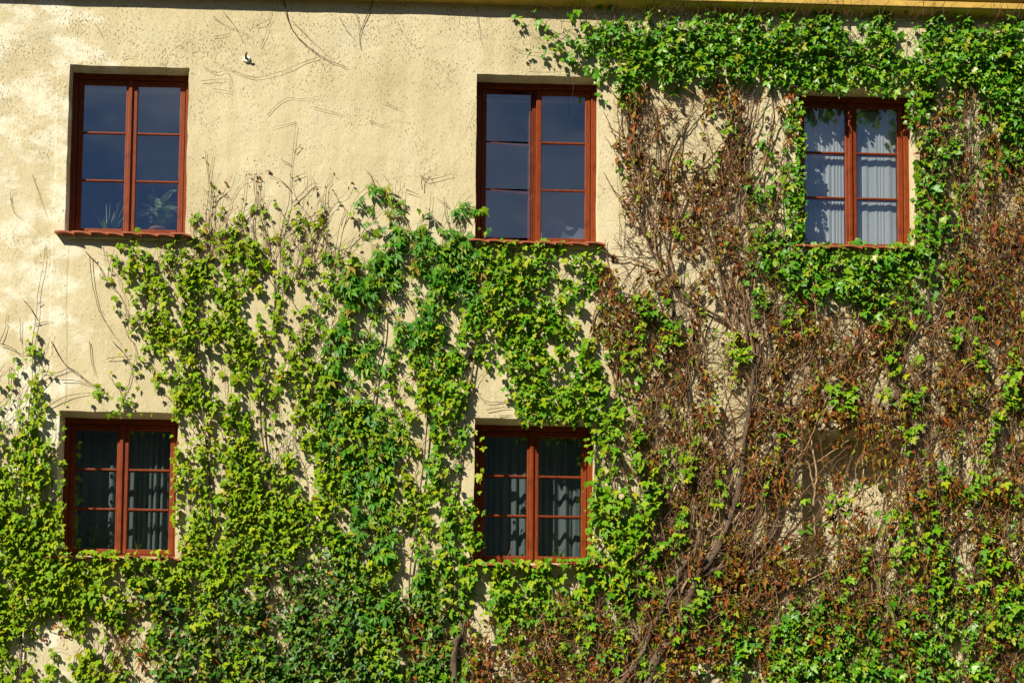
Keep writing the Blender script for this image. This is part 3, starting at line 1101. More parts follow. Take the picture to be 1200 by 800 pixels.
def t_creeper(rng):
    V, T = [], []
    for a, l in ((-78, .62), (-40, .88), (0, 1), (40, .88), (78, .62)):
        a = math.radians(a + rng.normal(0, 6))
        l *= rng.uniform(.9, 1.08)
        w = .155 * l * rng.uniform(.85, 1.15)
        d = np.array([math.sin(a), math.cos(a)])
        s = np.array([d[1], -d[0]])
        b0 = len(V)
        dr = rng.uniform(.25, .6)
        for (u, ww, z) in ((.06, 0, 0), (.5, -w, .0), (.5, 0, -.04), (.5, w, .0), (1, 0, 0)):
            p = d * u * l + s * ww
            V.append((p[0], p[1], z - dr * (u * l) ** 2))
        T += [(b0, b0 + 2, b0 + 1), (b0, b0 + 3, b0 + 2), (b0 + 1, b0 + 2, b0 + 4), (b0 + 2, b0 + 3, b0 + 4)]
    return np.array(V), np.array(T)


def t_dry(rng):
    w = rng.uniform(.16, .34)
    c = rng.uniform(.2, .9)
    f = rng.uniform(.2, .6)
    V = [(0, 0, 0), (-w, .4, f * w), (0, .45, -c * .2), (w, .42, f * w), (rng.normal(0, .1), 1, -c), (-w * .6, .75, f * w - c * .5), (w * .6, .75, f * w - c * .5)]
    T = [(0, 2, 1), (0, 3, 2), (1, 2, 5), (2, 3, 6), (2, 4, 5), (2, 6, 4)]
    return np.array(V), np.array(T)


trng = np.random.default_rng(99)
TEMPL = {
    'yellow': [t_lobed(trng, P_BOSTON) for _ in range(6)],
    'garland': [t_lobed(trng, P_BOSTON) for _ in range(6)],
    'green': [t_lobed(trng, P_BOSTON) for _ in range(6)],
    'creeper': [t_creeper(trng) for _ in range(6)],
    'ivy': [t_lobed(trng, P_IVY) for _ in range(6)],
    'dry': [t_dry(trng) for _ in range(8)],
}
LEAF_MESH = {}
for kind, tl in TEMPL.items():
    LEAF_MESH[kind] = []
    for (V, T) in tl:
        LEAF_MESH[kind].append(np_mesh('leaf', V, T, np.zeros(len(V)), LEAF[kind]))

# ------------------------------------------------------------------ the vines
VINES = [
    # key, leaf kind, size m, base px x, label, name, category
    ('edge', 'yellow', .052, 20, 'bright yellow-green creeper climbing up beside the window with the spiky plant', 'climbing_vine', 'vine'),
    ('left', 'yellow', .049, 260, 'yellow-green creeper below the window with the white-flowered plant, bare tips above', 'climbing_vine', 'vine'),
    ('fivefinger', 'creeper', .072, 440, 'deep green five-fingered creeper with an arching leafy runner on bare plaster', 'climbing_vine', 'vine'),
    ('middle', 'green', .051, 545, 'green creeper massed under the window with the ajar sash', 'climbing_vine', 'vine'),
    ('lower', 'green', .059, 690, 'green creeper growing beside and below the window with the arching plant', 'climbing_vine', 'vine'),
    ('garland', 'garland', .055, 1085, 'glossy green creeper spread under the ochre cornice and round the curtained window', 'climbing_vine', 'vine'),
    ('old', 'dry', .042, 745, 'old woody vine with thick grey trunk, tangled bare twigs and red-brown leaves', 'climbing_vine', 'vine'),
    ('bottom', 'garland', .058, 1000, 'low green creeper under the red-brown tangle, below the walled-up niche', 'climbing_vine', 'vine'),
    ('ivy', 'ivy', .042, 350, 'dark small-leaved ivy beneath the yellow-green creeper', 'ivy_plant', 'ivy'),
]
VI = {v[0]: i for i, v in enumerate(VINES)}


def assign(x, y, jx, jy):
    x = x + jx
    y = y + jy
    r = np.full(x.shape, VI['left'])
    r[(x < 72) | ((y > 645) & (x < 150))] = VI['edge']
    mid = (x > 385) & (x < 505)
    r[mid] = VI['fivefinger']
    r[(x >= 505) & (y < 360) & (x < 560)] = VI['fivefinger']
    r[(x >= 505) & (y >= 360) | (x >= 560)] = VI['middle']
    r[(x >= 540) & (y > 492 + (x < 690) * 150)] = VI['lower']
    r[(x >= 690) & (y > 495)] = VI['lower']
    mixd = (x > 385) & (x < 505) & (y > 415) & (vnoise(x / 30, y / 40, 88) > .42)
    r[mixd] = VI['left']
    gar = ((y < 125) & (x > 590)) | ((x > 845) & (y < 372))
    r[gar] = VI['garland']
    r[(x > 735) & (y >= 125) & (x < 850) & (y < 640)] = VI['old']
    r[(x > 800) & (y >= 372)] = VI['old']
    r[(x > 830) & (y > 690)] = VI['bottom']
    r[(x > 150) & (x < 520) & (y > 690) & (vnoise(x / 34, y / 26, 91) > .36)] = VI['ivy']
    r[(x > 300) & (x < 420) & (y > 660)] = VI['ivy']
    return r


leaves = {i: [] for i in range(len(VINES))}     # per vine: list of arrays (kind, x, y, d, size, mode)


def scatter(grid, spacing, seed, contrast=0.9, gain=1.5, fill=0.8):
    rng = np.random.default_rng(seed)
    gx_, gy_ = np.meshgrid(np.arange(-110, 1300, spacing), np.arange(0, 930, spacing))
    x = gx_.ravel() + rng.uniform(-.6, .6, gx_.size) * spacing
    y = gy_.ravel() + rng.uniform(-.6, .6, gy_.size) * spacing
    d = sample(grid, x, y)
    # strands: taller than wide, leaning a little; ranked so that the covered share follows the map
    n = .40 * vnoise((x + .14 * y) / 13, y / 46, seed) + .24 * vnoise(x / 32, y / 36, seed + 3) + .36 * vnoise(x / 8, y / 10, seed + 1)
    u = np.empty(x.size)
    u[np.argsort(n)] = np.linspace(0, 1, x.size)
    p = np.clip((d * gain - u) * contrast + .06, 0, 1) * (d > .02) * (fill + (1 - fill) * d)
    keep = rng.random(x.size) < p
    return x[keep], y[keep], d[keep], rng


# green mass
x, y, dn, rng = scatter(DG, 3.55, 41, 3.8, 1.10, 0.55)
vi = assign(x, y, rng.normal(0, 11, x.size), rng.normal(0, 11, x.size))
def niche_thin(x, y, rng, keep):
    return (x > 944) & (x < 1060) & (y > 506) & (y < 640) & (rng.random(np.shape(x)) > keep)


bad = in_window(x, y, (9, 7, 9, 4)) | niche_thin(x, y, rng, .35)
x, y, dn, vi = x[~bad], y[~bad], dn[~bad], vi[~bad]
thick = np.array([.085, .085, .10, .09, .10, .11, .10, .11, .10])[vi]
depth = .025 + thick * (.25 + .75 * dn) * (0.55 + .6 * vnoise(x / 26, y / 26, 77)) * np.where(rng.random(x.size) < .46, rng.uniform(.05, .3, x.size), rng.uniform(.5, 1.5, x.size))
depth = depth + .06 * (vi == VI['old'])
depth = np.where((x > 880) & (x < 1075) & (y > 60) & (y < 285), depth * .6 + .01, depth)
green = dict(x=x, y=y, d=depth, vi=vi)
# dry leaves of the old vine, and a few among the ivy
x2, y2, dn2, rng2 = scatter(DD, 3.4, 51, 3.2, 1.07)
v2 = np.full(x2.size, VI['old'])
v2[(x2 < 620) & (y2 > 650)] = VI['ivy']
v2[(x2 < 620) & (y2 <= 650)] = VI['fivefinger']
bad = in_window(x2, y2, (6, 5, 6, 4)) | niche_thin(x2, y2, rng2, .85)
x2, y2, dn2, v2 = x2[~bad], y2[~bad], dn2[~bad], v2[~bad]
dep2 = .015 + .15 * (.2 + .8 * dn2) * (0.2 + 1.1 * vnoise(x2 / 30, y2 / 30, 78)) * rng2.uniform(.3, 1.2, x2.size)

tubes = {i: [] for i in range(len(VINES))}      # thin stems: (verts, tris, tone)
extra = []                                      # leaves on runners: x, y, d, vine


def px_path(pts, d):
    pts = np.asarray(pts, float)
    dd = np.broadcast_to(np.asarray(d, float), (len(pts),))
    return at_np(pts[:, 0], pts[:, 1], dd)


def thin(v, pts, r0, r1, d=0.012, tone=None, sides=4, sub=4, wob=0.004):
    p = px_path(pts, d)
    if sub > 1:
        p = catmull(p, sub)
    p = p + RNG.normal(0, wob, p.shape) * np.array([1, .5, 1])
    p[:, 1] = np.minimum(p[:, 1], -r0 * .6)
    a, t = tube(p, r0, r1, sides)
    tubes[v].append((a, t, RNG.random() if tone is None else tone))


# runners inside the green mass, climbing and fraying out at the top
rr = np.random.default_rng(61)
cand = rr.choice(len(green['x']), 900, replace=False)
for c in cand:
    px, py, v = green['x'][c], green['y'][c], green['vi'][c]
    hd = rr.normal(0, .25)
    pts = [(px, py)]
    lost = 0
    for s in range(26):
        hd += rr.normal(0, .22) - hd * .08
        px += 7 * math.sin(hd)
        py -= 7 * math.cos(hd)
        if in_window(np.array(px), np.array(py), (-2, -2, -2, -6)) or py < 6:
            break
        pts.append((px, py))
        if sample(DG, px, py) < .12:
            lost += 1
        if lost > rr.integers(0, 4):
            break
    if len(pts) > 4:
        if pts[-1][1] < 30 and pts[-1][0] < 600:
            continue
        dd = np.linspace(.012, .03, len(pts)) + rr.normal(0, .004, len(pts))
        thin(v, pts, .0036, .0014, dd, rr.random())
        for q, (ax, ay) in enumerate(pts[2:]):
            if rr.random() < .05 + .75 * sample(DG, ax, ay):
                extra.append((ax + rr.normal(0, 4), ay + rr.normal(0, 3), rr.uniform(.03, .06), v))

# wiry bare tendrils and dried shoots read off the plaster
TENDRILS = {
    'edge': [
        [(28, 560), (32, 500), (38, 440), (38, 400), (42, 375), (45, 340), (51, 310), (53, 285)],
        [(42, 372), (33, 357), (25, 349)], [(44, 356), (50, 353)], [(40, 380), (52, 377), (63, 377)],
        [(0, 400), (6, 385), (8, 368)], [(24, 400), (24, 372)], [(60, 400), (75, 425), (95, 440), (115, 455), (130, 465)],
        [(45, 455), (60, 440), (72, 435), (85, 432), (100, 446)], [(50, 480), (75, 465), (95, 461), (115, 460)],
        [(105, 400), (108, 425), (112, 440)], [(0, 402), (15, 408), (25, 415), (38, 405)], [(10, 450), (12, 430), (20, 440)],
        [(48, 435), (65, 436)], [(72, 445), (90, 446), (110, 453)],
    ],
    'left': [
        [(105, 300), (108, 330), (115, 360), (125, 380), (140, 400)], [(100, 295), (115, 310), (125, 330), (140, 345), (150, 370), (162, 395)],
        [(126, 325), (130, 305), (134, 293)], [(121, 290), (124, 305)], [(132, 400), (148, 418), (160, 450)], [(125, 420), (140, 418), (152, 417)],
        [(244, 330), (242, 280), (242, 250), (245, 220), (242, 190), (240, 175)], [(247, 300), (247, 275), (250, 235), (246, 210), (250, 180)],
        [(249, 240), (258, 228), (268, 231)], [(250, 232), (265, 224)], [(232, 262), (225, 255)],
        [(282, 320), (290, 290), (282, 260), (286, 230), (288, 205)], [(225, 280), (250, 275), (280, 260), (300, 245), (312, 238)],
        [(300, 300), (297, 265), (300, 240), (297, 215), (300, 205)], [(318, 310), (312, 275), (305, 255), (303, 230), (305, 210)],
        [(328, 320), (330, 270), (338, 240), (340, 220), (342, 190), (347, 145)], [(342, 239), (355, 225), (366, 215), (374, 216)],
        [(340, 222), (330, 212), (314, 204)], [(343, 210), (352, 205), (358, 203)], [(345, 177), (354, 170)], [(341, 193), (330, 187)],
        [(340, 270), (350, 258), (365, 254), (380, 249), (386, 238)],
        [(345, 330), (357, 300), (370, 280), (380, 250), (383, 220), (388, 212)], [(352, 340), (365, 315), (378, 290), (382, 262), (382, 235)],
        [(360, 310), (380, 300), (395, 292)], [(375, 345), (385, 320), (392, 300), (398, 265), (404, 245), (398, 238), (390, 222)],
        [(362, 330), (372, 325), (385, 326)], [(408, 310), (409, 300), (402, 290)], [(205, 320), (195, 300), (190, 285)],
        [(260, 300), (280, 270), (296, 250)],
    ],
    'fivefinger': [
        [(480, 330), (480, 275), (475, 255), (467, 240), (455, 228), (440, 220), (427, 222), (415, 235), (410, 250)],
        [(441, 220), (436, 210), (433, 203), (427, 198)], [(410, 252), (425, 265), (433, 278), (437, 300)],
        [(502, 300), (503, 260), (505, 225)], [(528, 270), (522, 250), (520, 230)], [(524, 240), (512, 232)],
        [(400, 265), (405, 250), (408, 245)], [(492, 205), (500, 210), (515, 208), (530, 203)], [(476, 222), (485, 226), (493, 229)],
        [(540, 245), (548, 240), (555, 237)], [(495, 222), (494, 210), (500, 203)], [(470, 390), (485, 380), (495, 375)],
        [(565, 255), (560, 247), (553, 247)], [(568, 280), (566, 270)],
    ],
    'garland': [
        [(333, 0), (338, 25), (350, 45), (375, 65), (390, 73), (408, 79)], [(374, 67), (355, 73), (335, 82), (315, 88), (300, 91), (280, 88)],
        [(343, 25), (356, 38), (365, 48), (375, 56), (387, 69)], [(438, 0), (432, 15), (425, 30), (421, 45), (423, 58)], [(417, 15), (420, 28), (421, 42)],
        [(398, 20), (405, 34), (416, 47)], [(387, 0), (395, 18)], [(313, 135), (325, 122), (338, 115), (355, 116), (375, 113)],
        [(347, 143), (335, 146), (318, 150)], [(367, 126), (385, 130), (407, 136)], [(558, 8), (562, 35), (565, 55)], [(585, 62), (587, 47)],
        [(250, 20), (265, 30), (285, 38), (297, 45)], [(250, 43), (262, 41), (270, 39)], [(262, 15), (275, 30), (285, 50)], [(300, 30), (312, 25), (318, 14)],
        [(305, 55), (312, 40), (316, 25)], [(300, 92), (270, 82), (250, 72)], [(238, 78), (252, 85), (265, 83), (270, 92), (271, 110)],
        [(236, 95), (255, 93), (270, 93)], [(250, 104), (262, 106), (272, 108)], [(318, 8), (333, 6)], [(600, 55), (612, 60), (635, 62), (655, 64)],
        [(600, 20), (615, 32), (635, 48), (665, 62), (690, 85)], [(620, 84), (640, 85), (675, 83)], [(671, 88), (672, 105), (669, 119)], [(630, 30), (650, 45), (670, 62)],
        [(452, 120), (462, 125), (472, 128)], [(433, 141), (445, 146), (455, 145)], [(112, 28), (118, 38), (121, 47)],
        [(143, 68), (152, 66), (160, 67)], [(90, 18), (86, 30)], [(12, 235), (13, 225), (20, 222)], [(13, 232), (16, 248), (27, 257)],
        [(38, 205), (45, 225), (55, 255)], [(40, 260), (52, 270)],
        [(520, 95), (525, 90)], [(478, 180), (490, 176)], [(495, 36), (492, 40)], [(530, 108), (545, 114)],
    ],
    'middle': [
        [(600, 470), (585, 471), (570, 470), (560, 462)], [(570, 480), (590, 477), (600, 478)], [(585, 487), (600, 486)],
    ],
}
for key, lst in TENDRILS.items():
    v = VI[key]
    for pts in lst:
        if key == 'garland' and len(pts) < 3 and pts[0][0] < 598:
            continue
        if key == 'garland':
            r0, tone = (.0048 if len(pts) > 4 and pts[0][1] < 3 else .0023), .3
        else:
            r0, tone = .0040, RNG.uniform(.2, .9)
        dd = .008 + .016 * RNG.random(len(pts))
        thin(v, pts, r0, r0 * .4, dd * (.5 if key == 'garland' and pts[0][0] < 598 else 1) + .005, tone, wob=.0015, sub=5)
        if key == 'garland' and pts[0][0] >= 600 and pts[0][1] < 60 and len(pts) > 2:
            for q in catmull(np.array(pts, float), 6):
                for _ in range(2):
                    if RNG.random() < .25 + (q[0] - 600) / 150:
                        extra.append((q[0] + RNG.normal(0, 5), q[1] + RNG.normal(0, 4), RNG.uniform(.03, .08), v))
        if key in ('edge', 'left', 'fivefinger'):
            p = catmull(np.array(pts, float), 5)
            for q in p[::2]:
                if sample(DG, q[0], q[1]) > .12 and RNG.random() < .8 or \
                        (key == 'fivefinger' and pts[0][1] == 330 and RNG.random() < .75) or \
                        (key == 'edge' and len(pts) == 8 and q[1] > 370):
                    extra.append((q[0] + RNG.normal(0, 4), q[1] + RNG.normal(0, 3), RNG.uniform(.03, .07), v))
                elif key == 'left' and RNG.random() < .22:     # tiny reddened buds on the dry tips
                    extra.append((q[0] + RNG.normal(0, 2), q[1] + RNG.normal(0, 2), .02, -1))

# wiry shoots above the yellow-green creeper
sh = np.random.default_rng(64)
for k in range(85):
    px, py = sh.uniform(190, 402), sh.uniform(285, 345)
    hd = sh.normal(.05, .28)
    pts = [(px, py)]
    for s_ in range(int(sh.integers(6, 15))):
        hd += sh.normal(0, .16)
        px += 8 * math.sin(hd)
        py -= 8 * math.cos(hd)
        if in_window(np.array(px), np.array(py), (-4, -4, -4, -8)) or py < 195:
            break
        pts.append((px, py))
    if len(pts) < 5:
        continue
    thin(VI['left'], pts, .0026, .0011, .012 + .02 * sh.random(len(pts)), sh.uniform(.2, .9), wob=.0015)
    for q in pts[2:]:
        if sh.random() < .30:
            extra.append((q[0] + sh.normal(0, 3), q[1] + sh.normal(0, 2), .03, VI['left'] if sh.random() < .45 and q[1] > 240 else -1))

# leaves that creep over the window fringes
for (a, b_, ya, yb, n_, v) in ((556, 568, 505, 660, 20, 'middle'), (684, 697, 495, 640, 26, 'lower'), (200, 208, 500, 600, 9, 'left'),
                               (66, 76, 485, 545, 8, 'edge'), (1058, 1074, 115, 145, 10, 'garland'), (934, 944, 105, 285, 28, 'garland'),
                               (950, 1060, 284, 292, 20, 'garland'), (940, 1068, 98, 107, 26, 'garland'), (70, 205, 645, 660, 60, 'left'),
                               (556, 696, 654, 668, 52, 'lower'), (150, 205, 478, 492, 7, 'left'), (557, 575, 240, 285, 5, 'middle'),
                               (560, 660, 282, 292, 9, 'middle')):
    for _ in range(n_):
        extra.append((RNG.uniform(a, b_), RNG.uniform(ya, yb), RNG.uniform(.03, .08) + (.055 if ya > 640 else 0), VI[v]))

extra = [e for e in extra if not (400 < e[0] < 470 and e[1] < 208)]
ex = np.array([e[:3] for e in extra])
ev = np.array([e[3] for e in extra])
ex_d = np.where(ev >= 0)[0]
gx_all = np.concatenate([green['x'], ex[ex_d, 0]])
gy_all = np.concatenate([green['y'], ex[ex_d, 1]])
gd_all = np.concatenate([green['d'], ex[ex_d, 2]])
gv_all = np.concatenate([green['vi'], ev[ex_d]])
bud = np.where(ev < 0)[0]
x2 = np.concatenate([x2, ex[bud, 0]])
y2 = np.concatenate([y2, ex[bud, 1]])
dep2 = np.concatenate([dep2, ex[bud, 2]])
v2 = np.concatenate([v2, np.full(len(bud), VI['left'])])


def leaf_frames(x, y, d, size, dry, seed):
    """base points and 3x3 frames (columns x axis, tip axis, normal) of hanging leaves"""
    rng = np.random.default_rng(seed)
    n = len(x)
    P = at_np(x, y, d)
    back = d < .045
    sw = rng.normal(0, .55 if not dry else 1.0, n)
    out = np.where(back, rng.uniform(.0, .5, n), rng.uniform(.35, 1.5, n)) if not dry else rng.uniform(-.1, .9, n)
    t = np.stack([np.sin(sw), -out, -np.cos(sw)], -1)
    t /= np.linalg.norm(t, axis=1)[:, None]
    nrm = np.stack([rng.normal(-.30, .38, n), -np.ones(n) * .7, np.where(back, rng.normal(.35, .3, n), rng.normal(.95, .42, n))], -1)
    if dry:
        nrm += rng.normal(0, .5, (n, 3))
    nrm -= (nrm * t).sum(1)[:, None] * t
    nrm /= np.linalg.norm(nrm, axis=1)[:, None] + 1e-9
    xa = np.cross(t, nrm)
    F = np.stack([xa, t, nrm], -1)
    P = P - t * (size * .35)[:, None]
    P[:, 1] = np.minimum(P[:, 1], -0.006)
    return P, F, rng


# woody trunks and limbs of the old vine, and stems that rise from the ground
TRUNKS = {
    'old': [
        ([(690, 1180), (700, 1050), (705, 930), (718, 840), (730, 797), (748, 774), (762, 742), (772, 718), (790, 688)], .042, .024, 'trunk'),
        ([(715, 1180), (722, 1000), (735, 900), (752, 830), (768, 776), (785, 748), (798, 724), (804, 712)], .044, .034, 'trunk'),
        ([(800, 722), (812, 690), (822, 671), (840, 645), (850, 620), (860, 590), (869, 560), (871, 530), (877, 487), (882, 450), (885, 422), (890, 400)], .036, .015, 'trunk'),
        ([(780, 712), (790, 688), (800, 662), (815, 640), (822, 610), (815, 590), (806, 560)], .026, .010, 'limb'),
        ([(818, 676), (838, 668), (862, 661), (887, 642), (905, 622), (914, 590), (916, 545), (912, 500), (906, 450), (903, 410), (896, 370)], .024, .008, 'limb'),
        ([(885, 424), (862, 388), (828, 363), (797, 347), (775, 315), (760, 285), (750, 250), (752, 215), (740, 170), (735, 130), (742, 100)], .017, .006, 'limb'),
        ([(806, 565), (813, 505), (806, 455), (800, 412), (790, 370), (784, 335), (782, 300), (784, 262), (774, 225), (772, 180), (765, 130)], .015, .005, 'limb'),
        ([(890, 402), (870, 375), (850, 350), (840, 300), (836, 260), (845, 225), (848, 195), (860, 170), (865, 140), (862, 110)], .013, .005, 'limb'),
        ([(876, 400), (868, 350), (856, 320), (864, 275), (870, 225), (868, 180), (880, 140)], .011, .004, 'limb'),
        ([(1070, 557), (1085, 532), (1102, 497), (1117, 462), (1127, 430), (1130, 395), (1131, 370)], .011, .006, 'limb'),
        ([(780, 785), (815, 767), (840, 752), (857, 747), (875, 747), (897, 725), (915, 690), (937, 672), (960, 665)], .014, .007, 'limb'),
        ([(900, 707), (925, 680), (950, 670), (990, 680), (1030, 660), (1060, 600), (1058, 540), (1060, 500), (1045, 440)], .012, .005, 'limb'),
        ([(935, 362), (960, 370), (985, 366), (1003, 368), (1030, 378)], .009, .005, 'limb'),
        ([(980, 470), (985, 445), (990, 432), (1003, 400), (1015, 385)], .012, .005, 'limb'),
        ([(952, 495), (960, 480), (968, 475)], .013, .010, 'limb'),
        ([(700, 400), (695, 375), (705, 355), (730, 345), (760, 350), (795, 348)], .008, .004, 'limb'),
        ([(710, 800), (720, 780), (745, 765), (760, 740)], .016, .010, 'limb'),
        ([(808, 770), (810, 745), (809, 730)], .010, .008, 'limb'),
        ([(1147, 900), (1145, 780), (1140, 700), (1148, 620), (1160, 560), (1155, 480), (1170, 400), (1165, 320), (1178, 240)], .012, .004, 'limb'),
        ([(1060, 900), (1070, 800), (1090, 720), (1085, 650), (1110, 600), (1100, 520)], .014, .006, 'limb'),
        ([(840, 800), (880, 770), (930, 745), (960, 720), (1000, 700), (1050, 690)], .011, .005, 'limb'),
        ([(799, 724), (840, 690), (880, 665), (930, 640), (985, 600)], .020, .007, 'limb'),
        ([(788, 744), (850, 715), (910, 690), (980, 672), (1050, 650)], .017, .006, 'limb'),
        ([(772, 772), (850, 760), (930, 720), (1010, 705)], .015, .006, 'limb'),
        ([(822, 671), (850, 640), (880, 610), (900, 570), (930, 520)], .017, .006, 'limb'),
        ([(804, 702), (800, 650), (790, 610), (775, 560), (760, 500), (735, 440)], .016, .005, 'limb'),
        ([(858, 600), (885, 560), (905, 520), (935, 470), (960, 420)], .015, .006, 'limb'),
        ([(775, 200), (790, 240), (800, 290), (798, 345)], .007, .004, 'limb'),
    ],
    'middle': [
        ([(520, 1180), (528, 1000), (534, 880), (533, 800), (533, 762), (538, 745)], .042, .028, 'trunk'),
        ([(537, 748), (540, 715), (531, 682), (523, 655), (530, 600), (540, 540), (548, 470), (560, 400), (580, 340)], .013, .005, 'stem'),
        ([(545, 760), (541, 735), (545, 700), (540, 660), (525, 620), (515, 560)], .009, .004, 'stem'),
        ([(540, 755), (545, 725), (552, 740), (565, 770), (570, 800)], .007, .005, 'stem'),
        ([(545, 790), (552, 760), (565, 750), (575, 764), (570, 792)], .007, .005, 'stem'),
        ([(575, 730), (586, 760), (595, 785), (592, 810)], .007, .005, 'stem'),
        ([(560, 800), (548, 780), (530, 770), (515, 800)], .010, .008, 'stem'),
        ([(600, 640), (592, 665), (597, 700), (600, 740), (605, 770)], .006, .004, 'stem'),
    ],
    'fivefinger': [
        ([(505, 1180), (490, 950), (470, 820), (455, 740), (440, 640), (430, 540), (440, 450), (450, 380), (440, 310)], .014, .004, 'stem'),
        ([(500, 1180), (508, 900), (500, 800), (480, 700), (490, 600), (500, 500), (505, 400), (515, 320), (520, 270)], .012, .003, 'stem'),
    ],
    'left': [
        ([(250, 1180), (240, 900), (255, 750), (250, 620), (240, 500), (230, 400), (235, 320)], .014, .004, 'stem'),
        ([(320, 1180), (330, 900), (310, 740), (320, 600), (305, 480), (320, 380), (322, 310)], .014, .004, 'stem'),
        ([(150, 780), (125, 730), (115, 720), (128, 715)], .010, .006, 'stem'),
    ],
    'edge': [
        ([(0, 1180), (15, 900), (25, 760), (20, 640), (28, 540)], .013, .004, 'stem'),
        ([(115, 800), (130, 770), (140, 745), (120, 720)], .008, .005, 'stem'),
    ],
    'lower': [
        ([(680, 1180), (670, 900), (650, 800), (662, 720), (690, 660), (720, 600), (712, 540), (700, 480)], .012, .004, 'stem'),
        ([(665, 880), (625, 790), (600, 700), (590, 660)], .008, .003, 'stem'),
        ([(600, 800), (640, 780), (660, 760), (672, 740)], .008, .006, 'stem'),
    ],
    'garland': [
        ([(1095, 1180), (1090, 900), (1100, 700), (1085, 500), (1090, 380), (1082, 280), (1085, 180), (1090, 90), (1040, 60)], .018, .006, 'stem'),
        ([(1093, 800), (1120, 640), (1125, 480), (1115, 360), (1130, 220), (1140, 120), (1150, 60)], .012, .004, 'stem'),
        ([(1090, 92), (1030, 80), (960, 66), (880, 72), (800, 60), (740, 55), (680, 45)], .010, .004, 'stem'),
        ([(1082, 300), (1040, 310), (980, 318), (930, 300), (915, 240), (920, 160), (905, 110)], .009, .004, 'stem'),
    ],
    'bottom': [
        ([(1000, 1180), (1010, 950), (990, 830), (1000, 770), (1030, 730), (1100, 715), (1180, 700)], .014, .004, 'stem'),
        ([(1005, 950), (940, 860), (900, 780), (905, 740)], .010, .004, 'stem'),
    ],
    'ivy': [
        ([(350, 1180), (360, 950), (340, 840), (370, 760), (390, 706), (425, 701), (440, 690)], .014, .006, 'stem'),
        ([(352, 1000), (290, 860), (260, 780), (220, 740)], .010, .004, 'stem'),
        ([(356, 980), (430, 860), (456, 800), (455, 750)], .008, .005, 'stem'),
        ([(180, 800), (195, 770), (200, 720), (195, 680)], .006, .004, 'stem'),
        ([(310, 780), (318, 765), (310, 752)], .006, .005, 'stem'),
    ],
}

# tangle of dry twigs
tw_rng = np.random.default_rng(71)
tx, ty, td_, _ = scatter(DD, 4.0, 72, 2.6, 1.3)
order = tw_rng.permutation(len(tx))[:6400]
OLD = VI['old']
for c in order:
    px, py = tx[c], ty[c]
    if px < 640 and tw_rng.random() < .5:
        continue
    if niche_thin(px, py, tw_rng, .9):
        continue
    hd = tw_rng.normal(0, .55) if tw_rng.random() < .72 else tw_rng.uniform(-3.1, 3.1)
    crv = tw_rng.normal(0, .10)
    n = int(tw_rng.integers(5, 16))
    pts = [(px, py)]
    for s in range(n):
        hd += crv + tw_rng.normal(0, .22)
        px += 6 * math.sin(hd)
        py -= 6 * math.cos(hd)
        if in_window(np.array(px), np.array(py), (0, 0, 0, 0)) or (py < 100 and px > 620) or py < 20 or \
                (sample(DD, px, py) < .2 and 640 < px < 760):
            break
        pts.append((px, py))
    if len(pts) < 4:
        continue
    d0 = tw_rng.uniform(.012, .12)
    dd = np.clip(d0 + np.cumsum(tw_rng.normal(0, .007, len(pts))), .008, .16)
    r = tw_rng.choice([.0017, .0024, .0034, .0052], p=[.34, .36, .21, .09])
    thin(OLD if px > 620 else VI['ivy'], pts, r, r * .55, dd, float(np.clip(tw_rng.beta(1.5, 1.3), 0, 1)), sub=1, wob=.003, sides=3)
# long stems fanning out from the old trunk
LONG = []
src = [np.array(t[0], float) for t in TRUNKS['old'][:11]]
for k in range(200):
    a_ = catmull(src[int(tw_rng.integers(0, len(src)))], 6)
    a_ = a_[(a_[:, 1] < 860)]
    px, py = a_[int(tw_rng.integers(0, len(a_)))] + tw_rng.normal(0, 5, 2)
    if k % 3 == 0:
        px, py = tw_rng.uniform(720, 1200), tw_rng.uniform(420, 800)
    hd = tw_rng.normal(.25, .55) if px > 780 else tw_rng.normal(-.12, .35)
    pts = [(px, py)]
    for s_ in range(int(tw_rng.integers(14, 42))):
        hd += tw_rng.normal(0, .12) - hd * .03
        px += 8 * math.sin(hd)
        py -= 8 * math.cos(hd)
        if in_window(np.array(px), np.array(py), (-6, -6, -4, -6)) or py < 95 or (px < 700 and py < 500):
            break
        pts.append((px, py))
    if len(pts) < 8:
        continue
    r = tw_rng.uniform(.005, .013)
    dd = np.clip(tw_rng.uniform(.02, .055) + np.cumsum(tw_rng.normal(0, .005, len(pts))), .018, .12)
    thin(OLD, pts, r, r * .35, dd, tw_rng.uniform(.45, 1.0), sub=2, wob=.003, sides=5)
# thin shoots reaching over the cornice
for k in range(150):
    px = tw_rng.uniform(620, 1260)
    y0_ = tw_rng.uniform(18, 34)
    n = int(tw_rng.integers(4, 8))
    pts = [(px, y0_)]
    hd = tw_rng.normal(0, .5)
    for s in range(n):
        hd += tw_rng.normal(0, .4)
        pts.append((pts[-1][0] + 6 * math.sin(hd), pts[-1][1] - 6 * math.cos(hd)))
    # they hang clear of the mouldings
    dd = [0.02 + 0.135 * min(1, max(0, (30 + .012 * (p[0] - 800) - p[1]) / 14.0)) + (.05 if p[1] < 4 else 0) for p in pts]
    thin(VI['garland'], pts, .0030, .0016, np.array(dd), tw_rng.uniform(0, .35), sub=2, wob=.002)

